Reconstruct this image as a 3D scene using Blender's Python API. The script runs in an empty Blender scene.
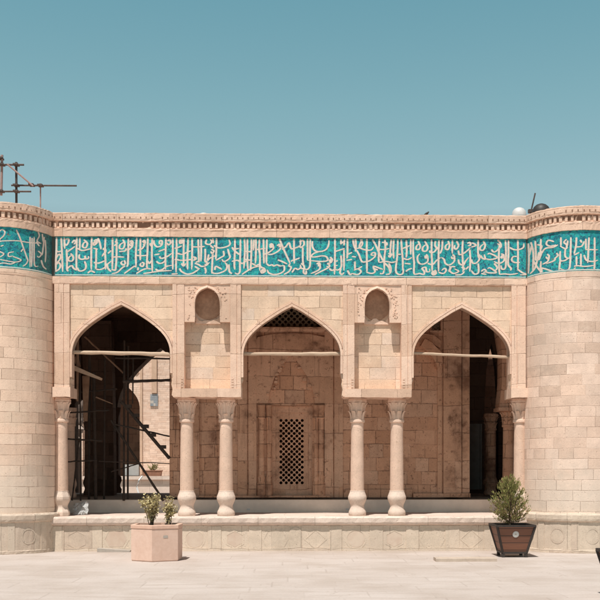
import bpy, math, random
from math import sin, cos, pi, radians, sqrt, atan2, floor
from mathutils import Vector
from mathutils.geometry import tessellate_polygon

random.seed(7)
SC = bpy.context.scene
COL = SC.collection
D0 = 20.0                      # camera distance to the facade plane (y = 0)
def X(px, Y=0.0): return (px - 291.0) * (D0 + Y) / 1000.0
def Z(py, Y=0.0): return 1.62 + (468.0 - py) * (D0 + Y) / 1000.0

# ------------------------------------------------------------------ objects
def empty(name, label, cat, loc=(0, 0, 0), group=None):
    o = bpy.data.objects.new(name, None); COL.objects.link(o)
    o.location = loc; o.empty_display_size = 0.2
    o['label'] = label; o['category'] = cat
    if group: o['group'] = group
    return o

def tag(o, label, cat, group=None):
    o['label'] = label; o['category'] = cat
    if group: o['group'] = group
    return o

class MB:
    """collects faces with uvs; build() makes ONE mesh object (world coordinates are made local to its parent)"""
    def __init__(s): s.v = []; s.f = []; s.uv = []; s.sm = []; s.mi = []
    def face(s, pts, uvs=None, smooth=False, mi=0):
        pts = [Vector(p) for p in pts]
        if uvs is None:
            n = Vector((0, 0, 0))
            for i in range(len(pts)):
                a = pts[i]; b = pts[(i + 1) % len(pts)]
                n += Vector(((a.y - b.y) * (a.z + b.z), (a.z - b.z) * (a.x + b.x), (a.x - b.x) * (a.y + b.y)))
            ax, ay, az = abs(n.x), abs(n.y), abs(n.z)
            if az >= ax and az >= ay: uvs = [(p.x, p.y) for p in pts]
            elif ax > ay: uvs = [(p.y + 3.3, p.z) for p in pts]
            else: uvs = [(p.x, p.z) for p in pts]
        i0 = len(s.v)
        s.v += [tuple(p) for p in pts]
        s.f.append(list(range(i0, i0 + len(pts)))); s.uv.append(uvs); s.sm.append(smooth); s.mi.append(mi)
    def box(s, x0, x1, y0, y1, z0, z1, mi=0):
        a = [(x0, y0, z0), (x1, y0, z0), (x1, y1, z0), (x0, y1, z0), (x0, y0, z1), (x1, y0, z1), (x1, y1, z1), (x0, y1, z1)]
        for q in ((0, 1, 5, 4), (1, 2, 6, 5), (2, 3, 7, 6), (3, 0, 4, 7), (4, 5, 6, 7), (3, 2, 1, 0)):
            s.face([a[i] for i in q], mi=mi)
    def prism(s, poly, y0, y1, holes=(), mi=0, back=True):
        """polygon in xz (with holes) extruded along y, front at y0"""
        loops = [poly] + list(holes)
        flat = [p for l in loops for p in l]
        tris = tessellate_polygon([[Vector((p[0], p[1], 0)) for p in l] for l in loops])
        for t in tris:
            P = [flat[i] for i in t]
            A = (P[1][0] - P[0][0]) * (P[2][1] - P[0][1]) - (P[2][0] - P[0][0]) * (P[1][1] - P[0][1])
            if abs(A) < 1e-12: continue
            if A < 0: P = P[::-1]
            s.face([(p[0], y0, p[1]) for p in P], mi=mi)
            if back: s.face([(p[0], y1, p[1]) for p in P[::-1]], mi=mi)
        for k, l in enumerate(loops):
            A = sum(l[i][0] * l[(i + 1) % len(l)][1] - l[(i + 1) % len(l)][0] * l[i][1] for i in range(len(l)))
            if (A < 0) != (k > 0): l = l[::-1]
            for i in range(len(l)):
                a = l[i]; b = l[(i + 1) % len(l)]
                s.face([(a[0], y0, a[1]), (a[0], y1, a[1]), (b[0], y1, b[1]), (b[0], y0, b[1])][::-1], mi=mi)
    def lathe(s, prof, c, seg=28, smooth=True, rot=0.0, mi=0, sx=1, sy=1):
        """prof: list of (r, z)"""
        cx, cy, cz = c
        ring = [[(cx + r * sx * cos(2 * pi * k / seg + rot), cy + r * sy * sin(2 * pi * k / seg + rot), cz + z) for k in range(seg)] for r, z in prof]
        for i in range(len(prof) - 1):
            for k in range(seg):
                k2 = (k + 1) % seg
                r = max(prof[i][0], .05)
                us = (2 * pi * k / seg * r, 2 * pi * (k + 1) / seg * r)
                s.face([ring[i][k], ring[i][k2], ring[i + 1][k2], ring[i + 1][k]],
                       [(us[0], prof[i][1] + cz), (us[1], prof[i][1] + cz), (us[1], prof[i + 1][1] + cz), (us[0], prof[i + 1][1] + cz)], smooth, mi)
        if prof[0][0] > 1e-4: s.face(ring[0][::-1], mi=mi)
        if prof[-1][0] > 1e-4: s.face(ring[-1], mi=mi)
    def tube(s, pts, rad, seg=8, smooth=True, mi=0, cap=True):
        pts = [Vector(p) for p in pts]
        rads = rad if isinstance(rad, (list, tuple)) else [rad] * len(pts)
        rings = []
        for i, p in enumerate(pts):
            t = (pts[min(i + 1, len(pts) - 1)] - pts[max(i - 1, 0)]).normalized()
            u = t.cross(Vector((0.12, 0.3, 1))) if abs(t.z) < .9 else t.cross(Vector((1, .1, 0)))
            u.normalize(); w = t.cross(u)
            rings.append([p + (u * cos(2 * pi * k / seg) + w * sin(2 * pi * k / seg)) * rads[i] for k in range(seg)])
        L = 0
        for i in range(len(pts) - 1):
            d = (pts[i + 1] - pts[i]).length
            for k in range(seg):
                k2 = (k + 1) % seg
                s.face([rings[i][k], rings[i][k2], rings[i + 1][k2], rings[i + 1][k]],
                       [(k * .02, L), (k * .02 + .02, L), (k * .02 + .02, L + d), (k * .02, L + d)], smooth, mi)
            L += d
        if cap:
            s.face(rings[0][::-1], mi=mi); s.face(rings[-1], mi=mi)
    def sweep(s, prof, path, closed=False, jit=0.0, smooth=False, mi=0, u0=0):
        """prof: (out, z) from bottom to top; path: (x, y, nx, ny)"""
        n = len(path); rng = random.Random(len(prof) * 31 + n)
        J = [[(rng.uniform(-jit, jit), rng.uniform(-jit, jit)) for _ in prof] for _ in path]
        if closed: J[-1] = J[0]
        P = [[(x + nx * (o + J[i][k][0]), y + ny * (o + J[i][k][0]), z + J[i][k][1]) for k, (o, z) in enumerate(prof)] for i, (x, y, nx, ny) in enumerate(path)]
        u = u0
        for i in range(n - 1):
            du = sqrt((path[i + 1][0] - path[i][0]) ** 2 + (path[i + 1][1] - path[i][1]) ** 2)
            for k in range(len(prof) - 1):
                dz = abs(prof[k + 1][1] - prof[k][1]); e = abs(prof[k + 1][0] - prof[k][0]) if dz < .004 else 0
                s.face([P[i][k], P[i + 1][k], P[i + 1][k + 1], P[i][k + 1]],
                       [(u, prof[k][1]), (u + du, prof[k][1]), (u + du, prof[k + 1][1] + e), (u, prof[k + 1][1] + e)], smooth, mi)
            u += du
    def build(s, name, mats, parent=None, weld=True):
        me = bpy.data.meshes.new(name)
        org = Vector((0, 0, 0))
        p = parent
        while p is not None:
            org += Vector(p.location); p = p.parent
        vs = [(a - org.x, b - org.y, c - org.z) for a, b, c in s.v]
        me.from_pydata(vs, [], s.f)
        uvl = me.uv_layers.new(name='UVMap')
        flat = []
        for q in s.uv:
            for a in q: flat += [a[0], a[1]]
        uvl.data.foreach_set('uv', flat)
        me.polygons.foreach_set('use_smooth', s.sm)
        me.polygons.foreach_set('material_index', s.mi)
        if not isinstance(mats, (list, tuple)): mats = [mats]
        for m in mats: me.materials.append(m)
        me.update()
        if any(s.sm):
            import bmesh
            bm = bmesh.new(); bm.from_mesh(me)
            bmesh.ops.remove_doubles(bm, verts=bm.verts, dist=1e-5)
            bm.to_mesh(me); bm.free()
            me.set_sharp_from_angle(angle=radians(38))
        o = bpy.data.objects.new(name, me); COL.objects.link(o)
        if parent is not None: o.parent = parent
        return o

# ------------------------------------------------------------------ materials
def new_mat(name):
    m = bpy.data.materials.new(name); m.use_nodes = True
    nt = m.node_tree; nt.nodes.clear()
    out = nt.nodes.new('ShaderNodeOutputMaterial'); b = nt.nodes.new('ShaderNodeBsdfPrincipled')
    nt.links.new(b.outputs[0], out.inputs[0])
    return m, nt, b

class NT:
    def __init__(s, nt): s.nt = nt
    def link(s, a, b): s.nt.links.new(a, b)
    def inp(s, sock, v):
        if hasattr(v, 'is_output') or isinstance(v, bpy.types.NodeSocket): s.nt.links.new(v, sock)
        elif v is not None: sock.default_value = v
    def m(s, op, a, b=None, c=None, clamp=False):
        n = s.nt.nodes.new('ShaderNodeMath'); n.operation = op; n.use_clamp = clamp
        s.inp(n.inputs[0], a); s.inp(n.inputs[1], b)
        if c is not None: s.inp(n.inputs[2], c)
        return n.outputs[0]
    def ss(s, v, a, b, t0=0.0, t1=1.0):
        n = s.nt.nodes.new('ShaderNodeMapRange'); n.interpolation_type = 'SMOOTHSTEP'
        s.inp(n.inputs[0], v); n.inputs[1].default_value = a; n.inputs[2].default_value = b
        n.inputs[3].default_value = t0; n.inputs[4].default_value = t1
        return n.outputs[0]
    def mix(s, f, a, b, mode='MIX'):
        n = s.nt.nodes.new('ShaderNodeMix'); n.data_type = 'RGBA'; n.blend_type = mode
        s.inp(n.inputs[0], f)
        for k, v in ((6, a), (7, b)):
            if isinstance(v, (tuple, list)): n.inputs[k].default_value = (*v[:3], 1)
            else: s.nt.links.new(v, n.inputs[k])
        return n.outputs[2]
    def noise(s, vec, scale, detail=4, rough=.55, dist=0):
        n = s.nt.nodes.new('ShaderNodeTexNoise'); n.inputs['Scale'].default_value = scale
        n.inputs['Detail'].default_value = detail; n.inputs['Roughness'].default_value = rough
        n.inputs['Distortion'].default_value = dist
        if vec is not None: s.link(vec, n.inputs['Vector'])
        return n.outputs[0]
    def coord(s, which='Object'):
        return s.nt.nodes.new('ShaderNodeTexCoord').outputs[which]
    def geo(s):
        return s.nt.nodes.new('ShaderNodeNewGeometry').outputs['Position']
    def sep(s, v):
        n = s.nt.nodes.new('ShaderNodeSeparateXYZ'); s.link(v, n.inputs[0]); return n.outputs
    def comb(s, x, y, z=0.0):
        n = s.nt.nodes.new('ShaderNodeCombineXYZ'); s.inp(n.inputs[0], x); s.inp(n.inputs[1], y); s.inp(n.inputs[2], z); return n.outputs[0]
    def white(s, v, dim='2D'):
        n = s.nt.nodes.new('ShaderNodeTexWhiteNoise'); n.noise_dimensions = dim
        if dim == '1D': s.link(v, n.inputs['W'])
        else: s.link(v, n.inputs['Vector'])
        return n.outputs
    def bump(s, bsdf, h, strength=.5, dist=.01):
        n = s.nt.nodes.new('ShaderNodeBump'); n.inputs['Strength'].default_value = strength
        n.inputs['Distance'].default_value = dist; s.link(h, n.inputs['Height']); s.link(n.outputs[0], bsdf.inputs['Normal'])

def masonry(name, h, w, ca, cb, cc, cj, jw=.010, jstr=.7, stain=(.3, .25, .22), stain_amt=.35, low=None, plain=False, jcut=(.36, .6), seed=0, patch=None, rough=.88):
    m, nt, b = new_mat(name); N = NT(nt)
    uv = N.sep(N.coord('UV')); u, v = uv[0], uv[1]
    pos = N.geo()
    warp = N.noise(N.comb(u, v, seed * 1.7), 1.1, 2)
    v2 = N.m('ADD', v, N.m('MULTIPLY', N.m('SUBTRACT', warp, .5), h * .28))
    vr = N.m('ADD', N.m('DIVIDE', v2, h), seed * .37)
    row = N.m('FLOOR', vr); fv = N.m('FRACT', vr)
    rr = N.white(N.m('ADD', row, seed * 3.1), '1D')[0]
    wr = N.m('MULTIPLY', N.m('ADD', N.m('MULTIPLY', rr, .9), .6), w)
    uu = N.m('ADD', N.m('DIVIDE', u, wr), N.m('MULTIPLY', rr, 17.3))
    cell = N.m('FLOOR', uu); fu = N.m('FRACT', uu)
    rc = N.nt.nodes.new('ShaderNodeSeparateColor'); N.link(N.white(N.comb(cell, row, seed), '3D')[1], rc.inputs[0])
    dv = N.m('MULTIPLY', N.m('MINIMUM', fv, N.m('SUBTRACT', 1.0, fv)), h)
    du = N.m('MULTIPLY', N.m('MINIMUM', fu, N.m('SUBTRACT', 1.0, fu)), wr)
    d = N.m('MINIMUM', dv, N.m('MULTIPLY', du, 1.25))
    edge_n = N.noise(pos, 17, 4, .7)
    d = N.m('ADD', d, N.m('MULTIPLY', N.m('SUBTRACT', edge_n, .5), jw * 2.6))
    jm = N.ss(d, jw * .25, jw, 1, 0)
    brk = N.ss(N.noise(pos, 1.7, 3), jcut[0], jcut[1], .12, 1)
    jm = N.m('MULTIPLY', jm, brk)
    if plain: jm = N.m('MULTIPLY', jm, .35)
    col = N.mix(rc.outputs[0], ca, cb)
    col = N.mix(N.ss(rc.outputs[1], .72, .9), col, cc)
    big = N.noise(pos, .9, 5, .62)
    med = N.noise(pos, 5.5, 5, .65)
    fine = N.noise(pos, 48, 4, .7)
    grain = N.m('ADD', N.m('MULTIPLY', N.m('SUBTRACT', fine, .5), .5), N.m('ADD', 1.0, N.m('MULTIPLY', N.m('SUBTRACT', med, .5), .55)))
    tone = N.m('MULTIPLY', grain, N.m('ADD', .98, N.m('MULTIPLY', rc.outputs[2], .15)))
    col = N.mix(1.0, col, N.comb(tone, tone, tone), 'MULTIPLY')
    lime = N.ss(N.m('ADD', N.m('MULTIPLY', N.noise(pos, 1.35, 4, .6), .75), N.m('MULTIPLY', med, .25)), .53, .64, 0, .38)
    col = N.mix(lime, col, tuple(min(.84, q * 1.14) for q in cb))
    st = N.m('MULTIPLY', N.ss(N.m('ADD', N.m('MULTIPLY', big, .7), N.m('MULTIPLY', med, .3)), .5, .68), stain_amt)
    col = N.mix(st, col, stain)
    # runs of dirt down the face
    p = N.sep(pos)
    streak = N.noise(N.comb(N.m('MULTIPLY', u, 7.0), N.m('MULTIPLY', v, .55), seed), 1.0, 4, .6)
    col = N.mix(N.ss(streak, .56, .8, 0, stain_amt * .8), col, stain)
    pit = N.m('MULTIPLY', N.ss(N.noise(pos, 33, 2, .5), .65, .73), N.ss(med, .42, .58))
    col = N.mix(N.m('MULTIPLY', pit, .30), col, cj)
    speck = N.ss(N.noise(pos, 11, 4, .75), .56, .70, 0, stain_amt * .8)
    col = N.mix(speck, col, stain)
    if patch:
        q = N.nt.nodes.new('ShaderNodeVectorMath'); q.operation = 'DISTANCE'; N.link(pos, q.inputs[0]); q.inputs[1].default_value = patch[0]
        pm = N.ss(N.m('ADD', q.outputs['Value'], N.m('MULTIPLY', N.m('SUBTRACT', med, .5), .9)), patch[1] * .35, patch[1], 1, 0)
        pm = N.m('MULTIPLY', pm, N.m('ADD', .35, N.m('MULTIPLY', rc.outputs[1], .65)))
        col = N.mix(N.m('MULTIPLY', pm, patch[3]), col, patch[2])
    if low:
        lf = N.ss(N.m('ADD', p[2], N.m('MULTIPLY', N.m('SUBTRACT', med, .5), .8)), low[0], low[1], 1, 0)
        col = N.mix(N.m('MULTIPLY', lf, low[3]), col, low[2])
    col = N.mix(N.m('MULTIPLY', jm, jstr), col, cj)
    N.link(col, b.inputs['Base Color']); b.inputs['Roughness'].default_value = rough
    b.inputs['Specular IOR Level'].default_value = .2
    hgt = N.m('ADD', N.m('MULTIPLY', jm, -1.0), N.m('ADD', N.m('MULTIPLY', med, .55), N.m('MULTIPLY', fine, .25)))
    hgt = N.m('ADD', hgt, N.m('SUBTRACT', N.m('MULTIPLY', rc.outputs[2], .5), N.m('MULTIPLY', pit, .8)))
    N.bump(b, hgt, .7, .014)
    return m

def plain_mat(name, c, c2=None, rough=.8, scale=12, amt=.5, bump=.2, metal=0, spec=.3, stretch=None):
    m, nt, b = new_mat(name); N = NT(nt)
    co = N.coord('Object')
    if stretch:
        mp = nt.nodes.new('ShaderNodeMapping'); mp.inputs['Scale'].default_value = stretch; N.link(co, mp.inputs[0]); co = mp.outputs[0]
    n1 = N.noise(co, scale, 5, .65); n2 = N.noise(co, scale * .22, 3)
    f = N.ss(N.m('ADD', N.m('MULTIPLY', n1, .6), N.m('MULTIPLY', n2, .4)), .35, .65)
    c2 = c2 or tuple(x * (1 - amt) for x in c)
    N.link(N.mix(f, c, c2), b.inputs['Base Color'])
    b.inputs['Roughness'].default_value = rough; b.inputs['Metallic'].default_value = metal
    b.inputs['Specular IOR Level'].default_value = spec
    if bump: N.bump(b, n1, bump, .01)
    return m

STONE_A = (.665, .482, .354); STONE_B = (.745, .56, .424); STONE_C = (.60, .425, .314); JOINT = (.30, .185, .125)
M = {}
M['wall'] = masonry('facade_stone', .235, .52, STONE_A, STONE_B, (.70, .545, .44), JOINT, .009, .55, (.46, .305, .215), .55, seed=1)
M['tower'] = masonry('tower_stone', .205, .80, (0.742, 0.524, 0.401), (0.807, 0.603, 0.476), (0.666, 0.483, 0.372), JOINT, .008, .5, (.50, .385, .30), .30,
                     low=(1.15, 2.4, (.70, .62, .53), .55), seed=2, jcut=(.32, .55))
M['tower_stained'] = masonry('tower_stone_stained', .205, .46, (0.700, 0.509, 0.403), (0.769, 0.588, 0.486), (0.608, 0.445, 0.353), JOINT, .008, .28, (.47, .38, .31), .38,
                     low=(.9, 2.2, (.70, .63, .54), .5), seed=3, jcut=(.38, .6), patch=((4.9, -.3, 4.2), 1.05, (.47, .38, .315), .55))
M['trim'] = masonry('trim_stone', .6, 1.1, (0.706, 0.494, 0.383), (0.756, 0.549, 0.430), (0.636, 0.437, 0.327), JOINT, .008, .5, (.50, .345, .25), .35, seed=4)
M['cornice'] = masonry('cornice_stone', .6, .75, (0.694, 0.474, 0.358), (0.734, 0.525, 0.410), (0.621, 0.414, 0.306), JOINT, .008, .5, (.47, .32, .23), .4, seed=5)
M['column'] = masonry('column_stone', 3.0, 5.0, (0.689, 0.494, 0.386), (0.719, 0.522, 0.416), (0.681, 0.484, 0.377), JOINT, .006, .3, (.46, .31, .22), .55, plain=True, seed=6)
M['base'] = masonry('base_stone', 3.0, 5.0, (0.635, 0.516, 0.436), (0.662, 0.541, 0.461), (0.635, 0.508, 0.427), JOINT, .006, .3, (.58, .48, .39), .3, plain=True, seed=7)
M['plinth'] = masonry('plinth_stone', .9, .8, (0.596, 0.494, 0.397), (0.622, 0.511, 0.413), (0.562, 0.452, 0.364), (.42, .33, .26), .008, .4, (.56, .46, .38), .45, seed=8)
M['brown_infill'] = plain_mat('brown_infill', (.50, .30, .20), (.36, .21, .14), .95, 16, bump=.6)
M['medallion'] = plain_mat('reddish_panel_stone', (.58, .44, .35), (.66, .54, .44), .9, 6, bump=.3)
M['ledge'] = masonry('ledge_stone', .6, 1.3, (0.622, 0.496, 0.423), (0.647, 0.528, 0.456), (0.588, 0.464, 0.390), (.45, .35, .27), .008, .4, (.62, .5, .41), .3, seed=9)
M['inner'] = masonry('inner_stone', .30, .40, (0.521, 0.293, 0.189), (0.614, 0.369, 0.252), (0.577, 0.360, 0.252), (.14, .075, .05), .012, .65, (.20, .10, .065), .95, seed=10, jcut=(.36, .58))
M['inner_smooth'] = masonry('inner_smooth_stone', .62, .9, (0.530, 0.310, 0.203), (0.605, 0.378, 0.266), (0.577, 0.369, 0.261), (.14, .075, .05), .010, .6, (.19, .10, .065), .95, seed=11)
M['soot_and_shade'] = masonry('soot_and_shade_stone', .3, .5, (.12, .075, .056), (.15, .095, .07), (.10, .062, .045), (.05, .03, .024), .01, .6, (.05, .032, .025), .5, seed=12)  # near-black colour holds both soot and the deep shade inside
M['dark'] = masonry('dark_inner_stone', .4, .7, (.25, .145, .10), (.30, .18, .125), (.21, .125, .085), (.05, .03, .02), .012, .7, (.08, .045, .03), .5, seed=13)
M['brick'] = masonry('pale_brick', .09, .24, (0.688, 0.501, 0.397), (0.725, 0.546, 0.444), (0.632, 0.448, 0.350), (.5, .37, .28), .008, .5, (.60, .44, .33), .25, seed=14)
M['riser'] = plain_mat('grey_marble', (.86, .74, .645), (.74, .63, .545), .6, 4, bump=.08)
M['floor'] = masonry('portico_floor', .6, .8, (.42, .33, .26), (.46, .37, .29), (.38, .3, .24), (.2, .15, .12), .008, .5, (.3, .23, .18), .4, seed=15)
M['wood_pale'] = plain_mat('pale_weathered_wood', (.62, .47, .35), (.46, .33, .24), .85, 9, bump=.4, stretch=(1, 12, 12))
M['wood_dark'] = plain_mat('dark_scaffold_pole', (.035, .026, .022), (.06, .042, .032), .8, 14, bump=.3)
M['wood_mid'] = plain_mat('brown_scaffold_board', (.30, .19, .125), (.20, .12, .08), .85, 8, bump=.3)
M['steel_dark'] = plain_mat('dark_pipe', (.075, .06, .055), (.13, .095, .085), .6, 20, bump=.1, metal=.3)
M['pipe_pink'] = plain_mat('faded_pipe', (.40, .27, .25), (.30, .2, .18), .7, 20, bump=.1)
M['white_paint'] = plain_mat('white_enamel', (.66, .66, .65), (.54, .54, .53), .4, 8, bump=0)
M['black_paint'] = plain_mat('dark_shell', (.035, .032, .032), (.06, .055, .05), .5, 8, bump=0)
M['grey_paint'] = plain_mat('grey_paint', (.45, .45, .44), (.36, .36, .35), .6, 5, bump=.05)
M['concrete'] = plain_mat('pinkish_concrete', (.735, .525, .43), (.67, .46, .365), .9, 14, bump=.35)
M['concrete_rim'] = plain_mat('pinkish_concrete_rim', (.72, .49, .385), (.64, .41, .31), .9, 14, bump=.3)
M['soil'] = plain_mat('soil', (.10, .07, .05), (.05, .035, .025), 1, 30, bump=.8)
M['iron'] = plain_mat('planter_iron', (.035, .028, .026), (.055, .042, .036), .6, 18, bump=.1)
M['kerb'] = plain_mat('kerb_stone', (.54, .44, .36), (.46, .37, .30), .9, 10, bump=.4)
M['grey_slab'] = plain_mat('grey_slab_stone', (.46, .41, .36), (.38, .33, .29), .9, 10, bump=.3)

def wood_planks():
    m, nt, b = new_mat('reddish_planks'); N = NT(nt)
    uv = N.sep(N.coord('UV')); pos = N.geo()
    row = N.m('FLOOR', N.m('DIVIDE', uv[1], .135)); fr = N.m('FRACT', N.m('DIVIDE', uv[1], .135))
    r = N.white(row, '1D')[0]
    g = N.noise(N.comb(N.m('MULTIPLY', uv[0], 3.0), N.m('MULTIPLY', uv[1], 60.0), r), 1.0, 5, .7, .6)
    c = N.mix(g, (.13, .05, .03), (.30, .125, .07))
    c = N.mix(N.m('MULTIPLY', r, .5), c, (.12, .05, .032))
    gap = N.ss(N.m('MINIMUM', fr, N.m('SUBTRACT', 1.0, fr)), .02, .06, 1, 0)
    c = N.mix(gap, c, (.02, .012, .01))
    N.link(c, b.inputs['Base Color']); b.inputs['Roughness'].default_value = .6
    N.bump(b, N.m('SUBTRACT', g, gap), .4, .006)
    return m
M['planks'] = wood_planks()

def tile_mat():
    m, nt, b = new_mat('turquoise_mosaic'); N = NT(nt)
    uv = N.coord('UV'); pos = N.geo()
    vo = nt.nodes.new('ShaderNodeTexVoronoi'); vo.inputs['Scale'].default_value = 24; N.link(uv, vo.inputs['Vector'])
    rc = nt.nodes.new('ShaderNodeSeparateColor'); N.link(vo.outputs['Color'], rc.inputs[0])
    c = N.mix(rc.outputs[0], (.012, .30, .315), (.018, .47, .455))
    c = N.mix(N.ss(rc.outputs[1], .70, .78), c, (.008, .11, .18))
    c = N.mix(N.ss(rc.outputs[2], .80, .84), c, (.010, .27, .36))
    # curling scroll work between the letters
    n1 = N.noise(uv, 6.0, 1, .4, 2.2)
    band = N.m('ABSOLUTE', N.m('SUBTRACT', N.m('FRACT', N.m('MULTIPLY', n1, 7.0)), .5))
    c = N.mix(N.ss(band, .10, .18, .7, 0), c, (.008, .12, .16))
    n2 = N.noise(uv, 10.5, 1, .4, 2.6)
    band2 = N.m('ABSOLUTE', N.m('SUBTRACT', N.m('FRACT', N.m('MULTIPLY', n2, 6.0)), .5))
    c = N.mix(N.ss(band2, .04, .08, .5, 0), c, (.30, .47, .36))
    # grime, lost pieces, and shade painted in at the left corner
    big = N.noise(pos, 1.6, 4, .6)
    c = N.mix(N.ss(big, .46, .66, 0, .4), c, (.012, .17, .22))
    gq = nt.nodes.new('ShaderNodeVectorMath'); gq.operation = 'DISTANCE'; N.link(N.comb(N.sep(pos)[0], N.sep(pos)[1]), gq.inputs[0]); gq.inputs[1].default_value = (-4.84, -.2, 0)
    c = N.mix(N.ss(N.m('ADD', gq.outputs['Value'], N.m('MULTIPLY', N.m('SUBTRACT', big, .5), .3)), .12, .42, .6, 0), c, (.05, .085, .075))  # left corner darkened: its shade painted in along with grime
    loss = N.noise(pos, 6.0, 3, .7)
    c = N.mix(N.ss(loss, .69, .72), c, (.25, .13, .09))
    N.link(c, b.inputs['Base Color']); b.inputs['Roughness'].default_value = .35
    b.inputs['Specular IOR Level'].default_value = .3
    N.bump(b, vo.outputs['Distance'], .2, .004)
    return m
M['tile'] = tile_mat()
M['letter'] = plain_mat('cream_tile_lettering', (.80, .69, .61), (.64, .50, .43), .5, 40, bump=.1)
M['line'] = plain_mat('pale_blue_border_tile', (.50, .66, .66), (.66, .64, .58), .5, 14, bump=.1)

def ground_mat():
    m, nt, b = new_mat('pale_paving'); N = NT(nt)
    pos = N.geo(); p = N.sep(pos)
    yy = N.m('ADD', p[1], N.m('MULTIPLY', N.m('SUBTRACT', N.noise(pos, .5, 2), .5), .25))
    r = N.m('DIVIDE', yy, .62); row = N.m('FLOOR', r); fv = N.m('FRACT', r)
    rr = N.white(row, '1D')[0]
    uu = N.m('ADD', N.m('DIVIDE', p[0], N.m('ADD', .75, N.m('MULTIPLY', rr, .6))), N.m('MULTIPLY', rr, 13.0))
    cell = N.m('FLOOR', uu); fu = N.m('FRACT', uu)
    rc = nt.nodes.new('ShaderNodeSeparateColor'); N.link(N.white(N.comb(cell, row), '2D')[1], rc.inputs[0])
    d = N.m('MINIMUM', N.m('MULTIPLY', N.m('MINIMUM', fv, N.m('SUBTRACT', 1.0, fv)), .62), N.m('MULTIPLY', N.m('MINIMUM', fu, N.m('SUBTRACT', 1.0, fu)), .9))
    d = N.m('ADD', d, N.m('MULTIPLY', N.m('SUBTRACT', N.noise(pos, 14, 3), .5), .02))
    jm = N.m('MULTIPLY', N.ss(d, .004, .016, 1, 0), N.ss(N.noise(pos, 1.1, 3), .40, .62, .15, 1))
    c = N.mix(rc.outputs[0], (.505, .437, .398), (.535, .468, .43))
    big = N.noise(pos, .7, 5, .6); fine = N.noise(pos, 26, 5, .7)
    c = N.mix(N.ss(big, .42, .66, 0, .7), c, (.43, .36, .315))
    streak = N.noise(N.comb(N.m('MULTIPLY', p[0], .7), N.m('MULTIPLY', p[1], 4.5)), 1.0, 5, .7)
    c = N.mix(N.ss(streak, .48, .70, 0, .6), c, (.40, .33, .285))
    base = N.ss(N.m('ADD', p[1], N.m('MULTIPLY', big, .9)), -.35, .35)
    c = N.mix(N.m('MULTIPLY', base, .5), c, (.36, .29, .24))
    t = N.m('ADD', .82, N.m('MULTIPLY', fine, .36)); c = N.mix(1.0, c, N.comb(t, t, t), 'MULTIPLY')
    c = N.mix(N.m('MULTIPLY', jm, .36), c, (.32, .26, .22))
    # fine cracks
    vo = nt.nodes.new('ShaderNodeTexVoronoi'); vo.feature = 'DISTANCE_TO_EDGE'; vo.inputs['Scale'].default_value = .8
    vo.inputs['Randomness'].default_value = 1
    wv = nt.nodes.new('ShaderNodeVectorMath'); wv.operation = 'ADD'; N.link(pos, wv.inputs[0])
    nz = nt.nodes.new('ShaderNodeTexNoise'); nz.inputs['Scale'].default_value = 2.5; N.link(pos, nz.inputs['Vector'])
    N.link(nz.outputs['Color'], wv.inputs[1]); N.link(wv.outputs[0], vo.inputs['Vector'])
    cr = N.m('MULTIPLY', N.ss(vo.outputs['Distance'], .003, .012, 1, 0), N.ss(N.noise(pos, .55, 2), .55, .66))
    c = N.mix(N.m('MULTIPLY', cr, .5), c, (.34, .27, .22))
    N.link(c, b.inputs['Base Color']); b.inputs['Roughness'].default_value = .85
    b.inputs['Specular IOR Level'].default_value = .2
    N.bump(b, N.m('SUBTRACT', N.m('MULTIPLY', fine, .4), jm), .4, .008)
    return m
M['ground'] = ground_mat()

def leaf_mat(name, a, b2, c3):
    m, nt, b = new_mat(name); N = NT(nt)
    u = N.sep(N.coord('UV'))
    col = N.mix(u[0], a, b2); col = N.mix(N.ss(u[1], .75, .85), col, c3)
    N.link(col, b.inputs['Base Color']); b.inputs['Roughness'].default_value = .7
    b.inputs['Specular IOR Level'].default_value = .25
    return m
M['conifer'] = leaf_mat('conifer_leaves', (.13, .135, .038), (.31, .29, .10), (.36, .25, .13))
M['dry_leaf'] = leaf_mat('dry_yellow_leaves', (.46, .38, .18), (.60, .52, .30), (.34, .26, .12))
M['palm'] = leaf_mat('palm_leaves', (.20, .21, .08), (.38, .36, .16), (.45, .37, .2))
M['twig'] = plain_mat('twig', (.22, .15, .10), (.15, .10, .07), .9, 30, bump=.2)

def film_mat():
    m, nt, b = new_mat('crumpled_plastic'); N = NT(nt)
    b.inputs['Base Color'].default_value = (.75, .75, .74, 1); b.inputs['Roughness'].default_value = .25
    b.inputs['Alpha'].default_value = .62
    N.bump(b, N.noise(N.coord('Object'), 18, 3), .6, .02)
    return m
M['film'] = film_mat()

# ------------------------------------------------------------------ ground
g = MB()
g.face([(-250, -60, 0), (250, -60, 0), (250, 300, 0), (-250, 300, 0)])
go = g.build('ground', M['ground']); go['kind'] = 'structure'

# ------------------------------------------------------------------ the hall
TXC, TYC, TR = 5.735, .20, 1.0
hall = empty('prayer_hall', 'pale stone hall with three pointed arches, turquoise calligraphy band and round corner towers', 'building')
ZT = Z(213)             # top of the parapet
def front_wall_path(px0, px1, y=0.0, n=120):
    x0, x1 = X(px0), X(px1)
    return [(x0 + (x1 - x0) * i / n, y, 0, -1) for i in range(n + 1)]
def tower_path(side, n=160, a0=0, a1=2 * pi):
    cx = TXC * side
    return [(cx + TR * cos(a0 + (a1 - a0) * i / n), TYC + TR * sin(a0 + (a1 - a0) * i / n), cos(a0 + (a1 - a0) * i / n), sin(a0 + (a1 - a0) * i / n)) for i in range(n + 1)]

PX0, PX1 = 46, 536      # wall pieces run a little into the towers
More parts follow.
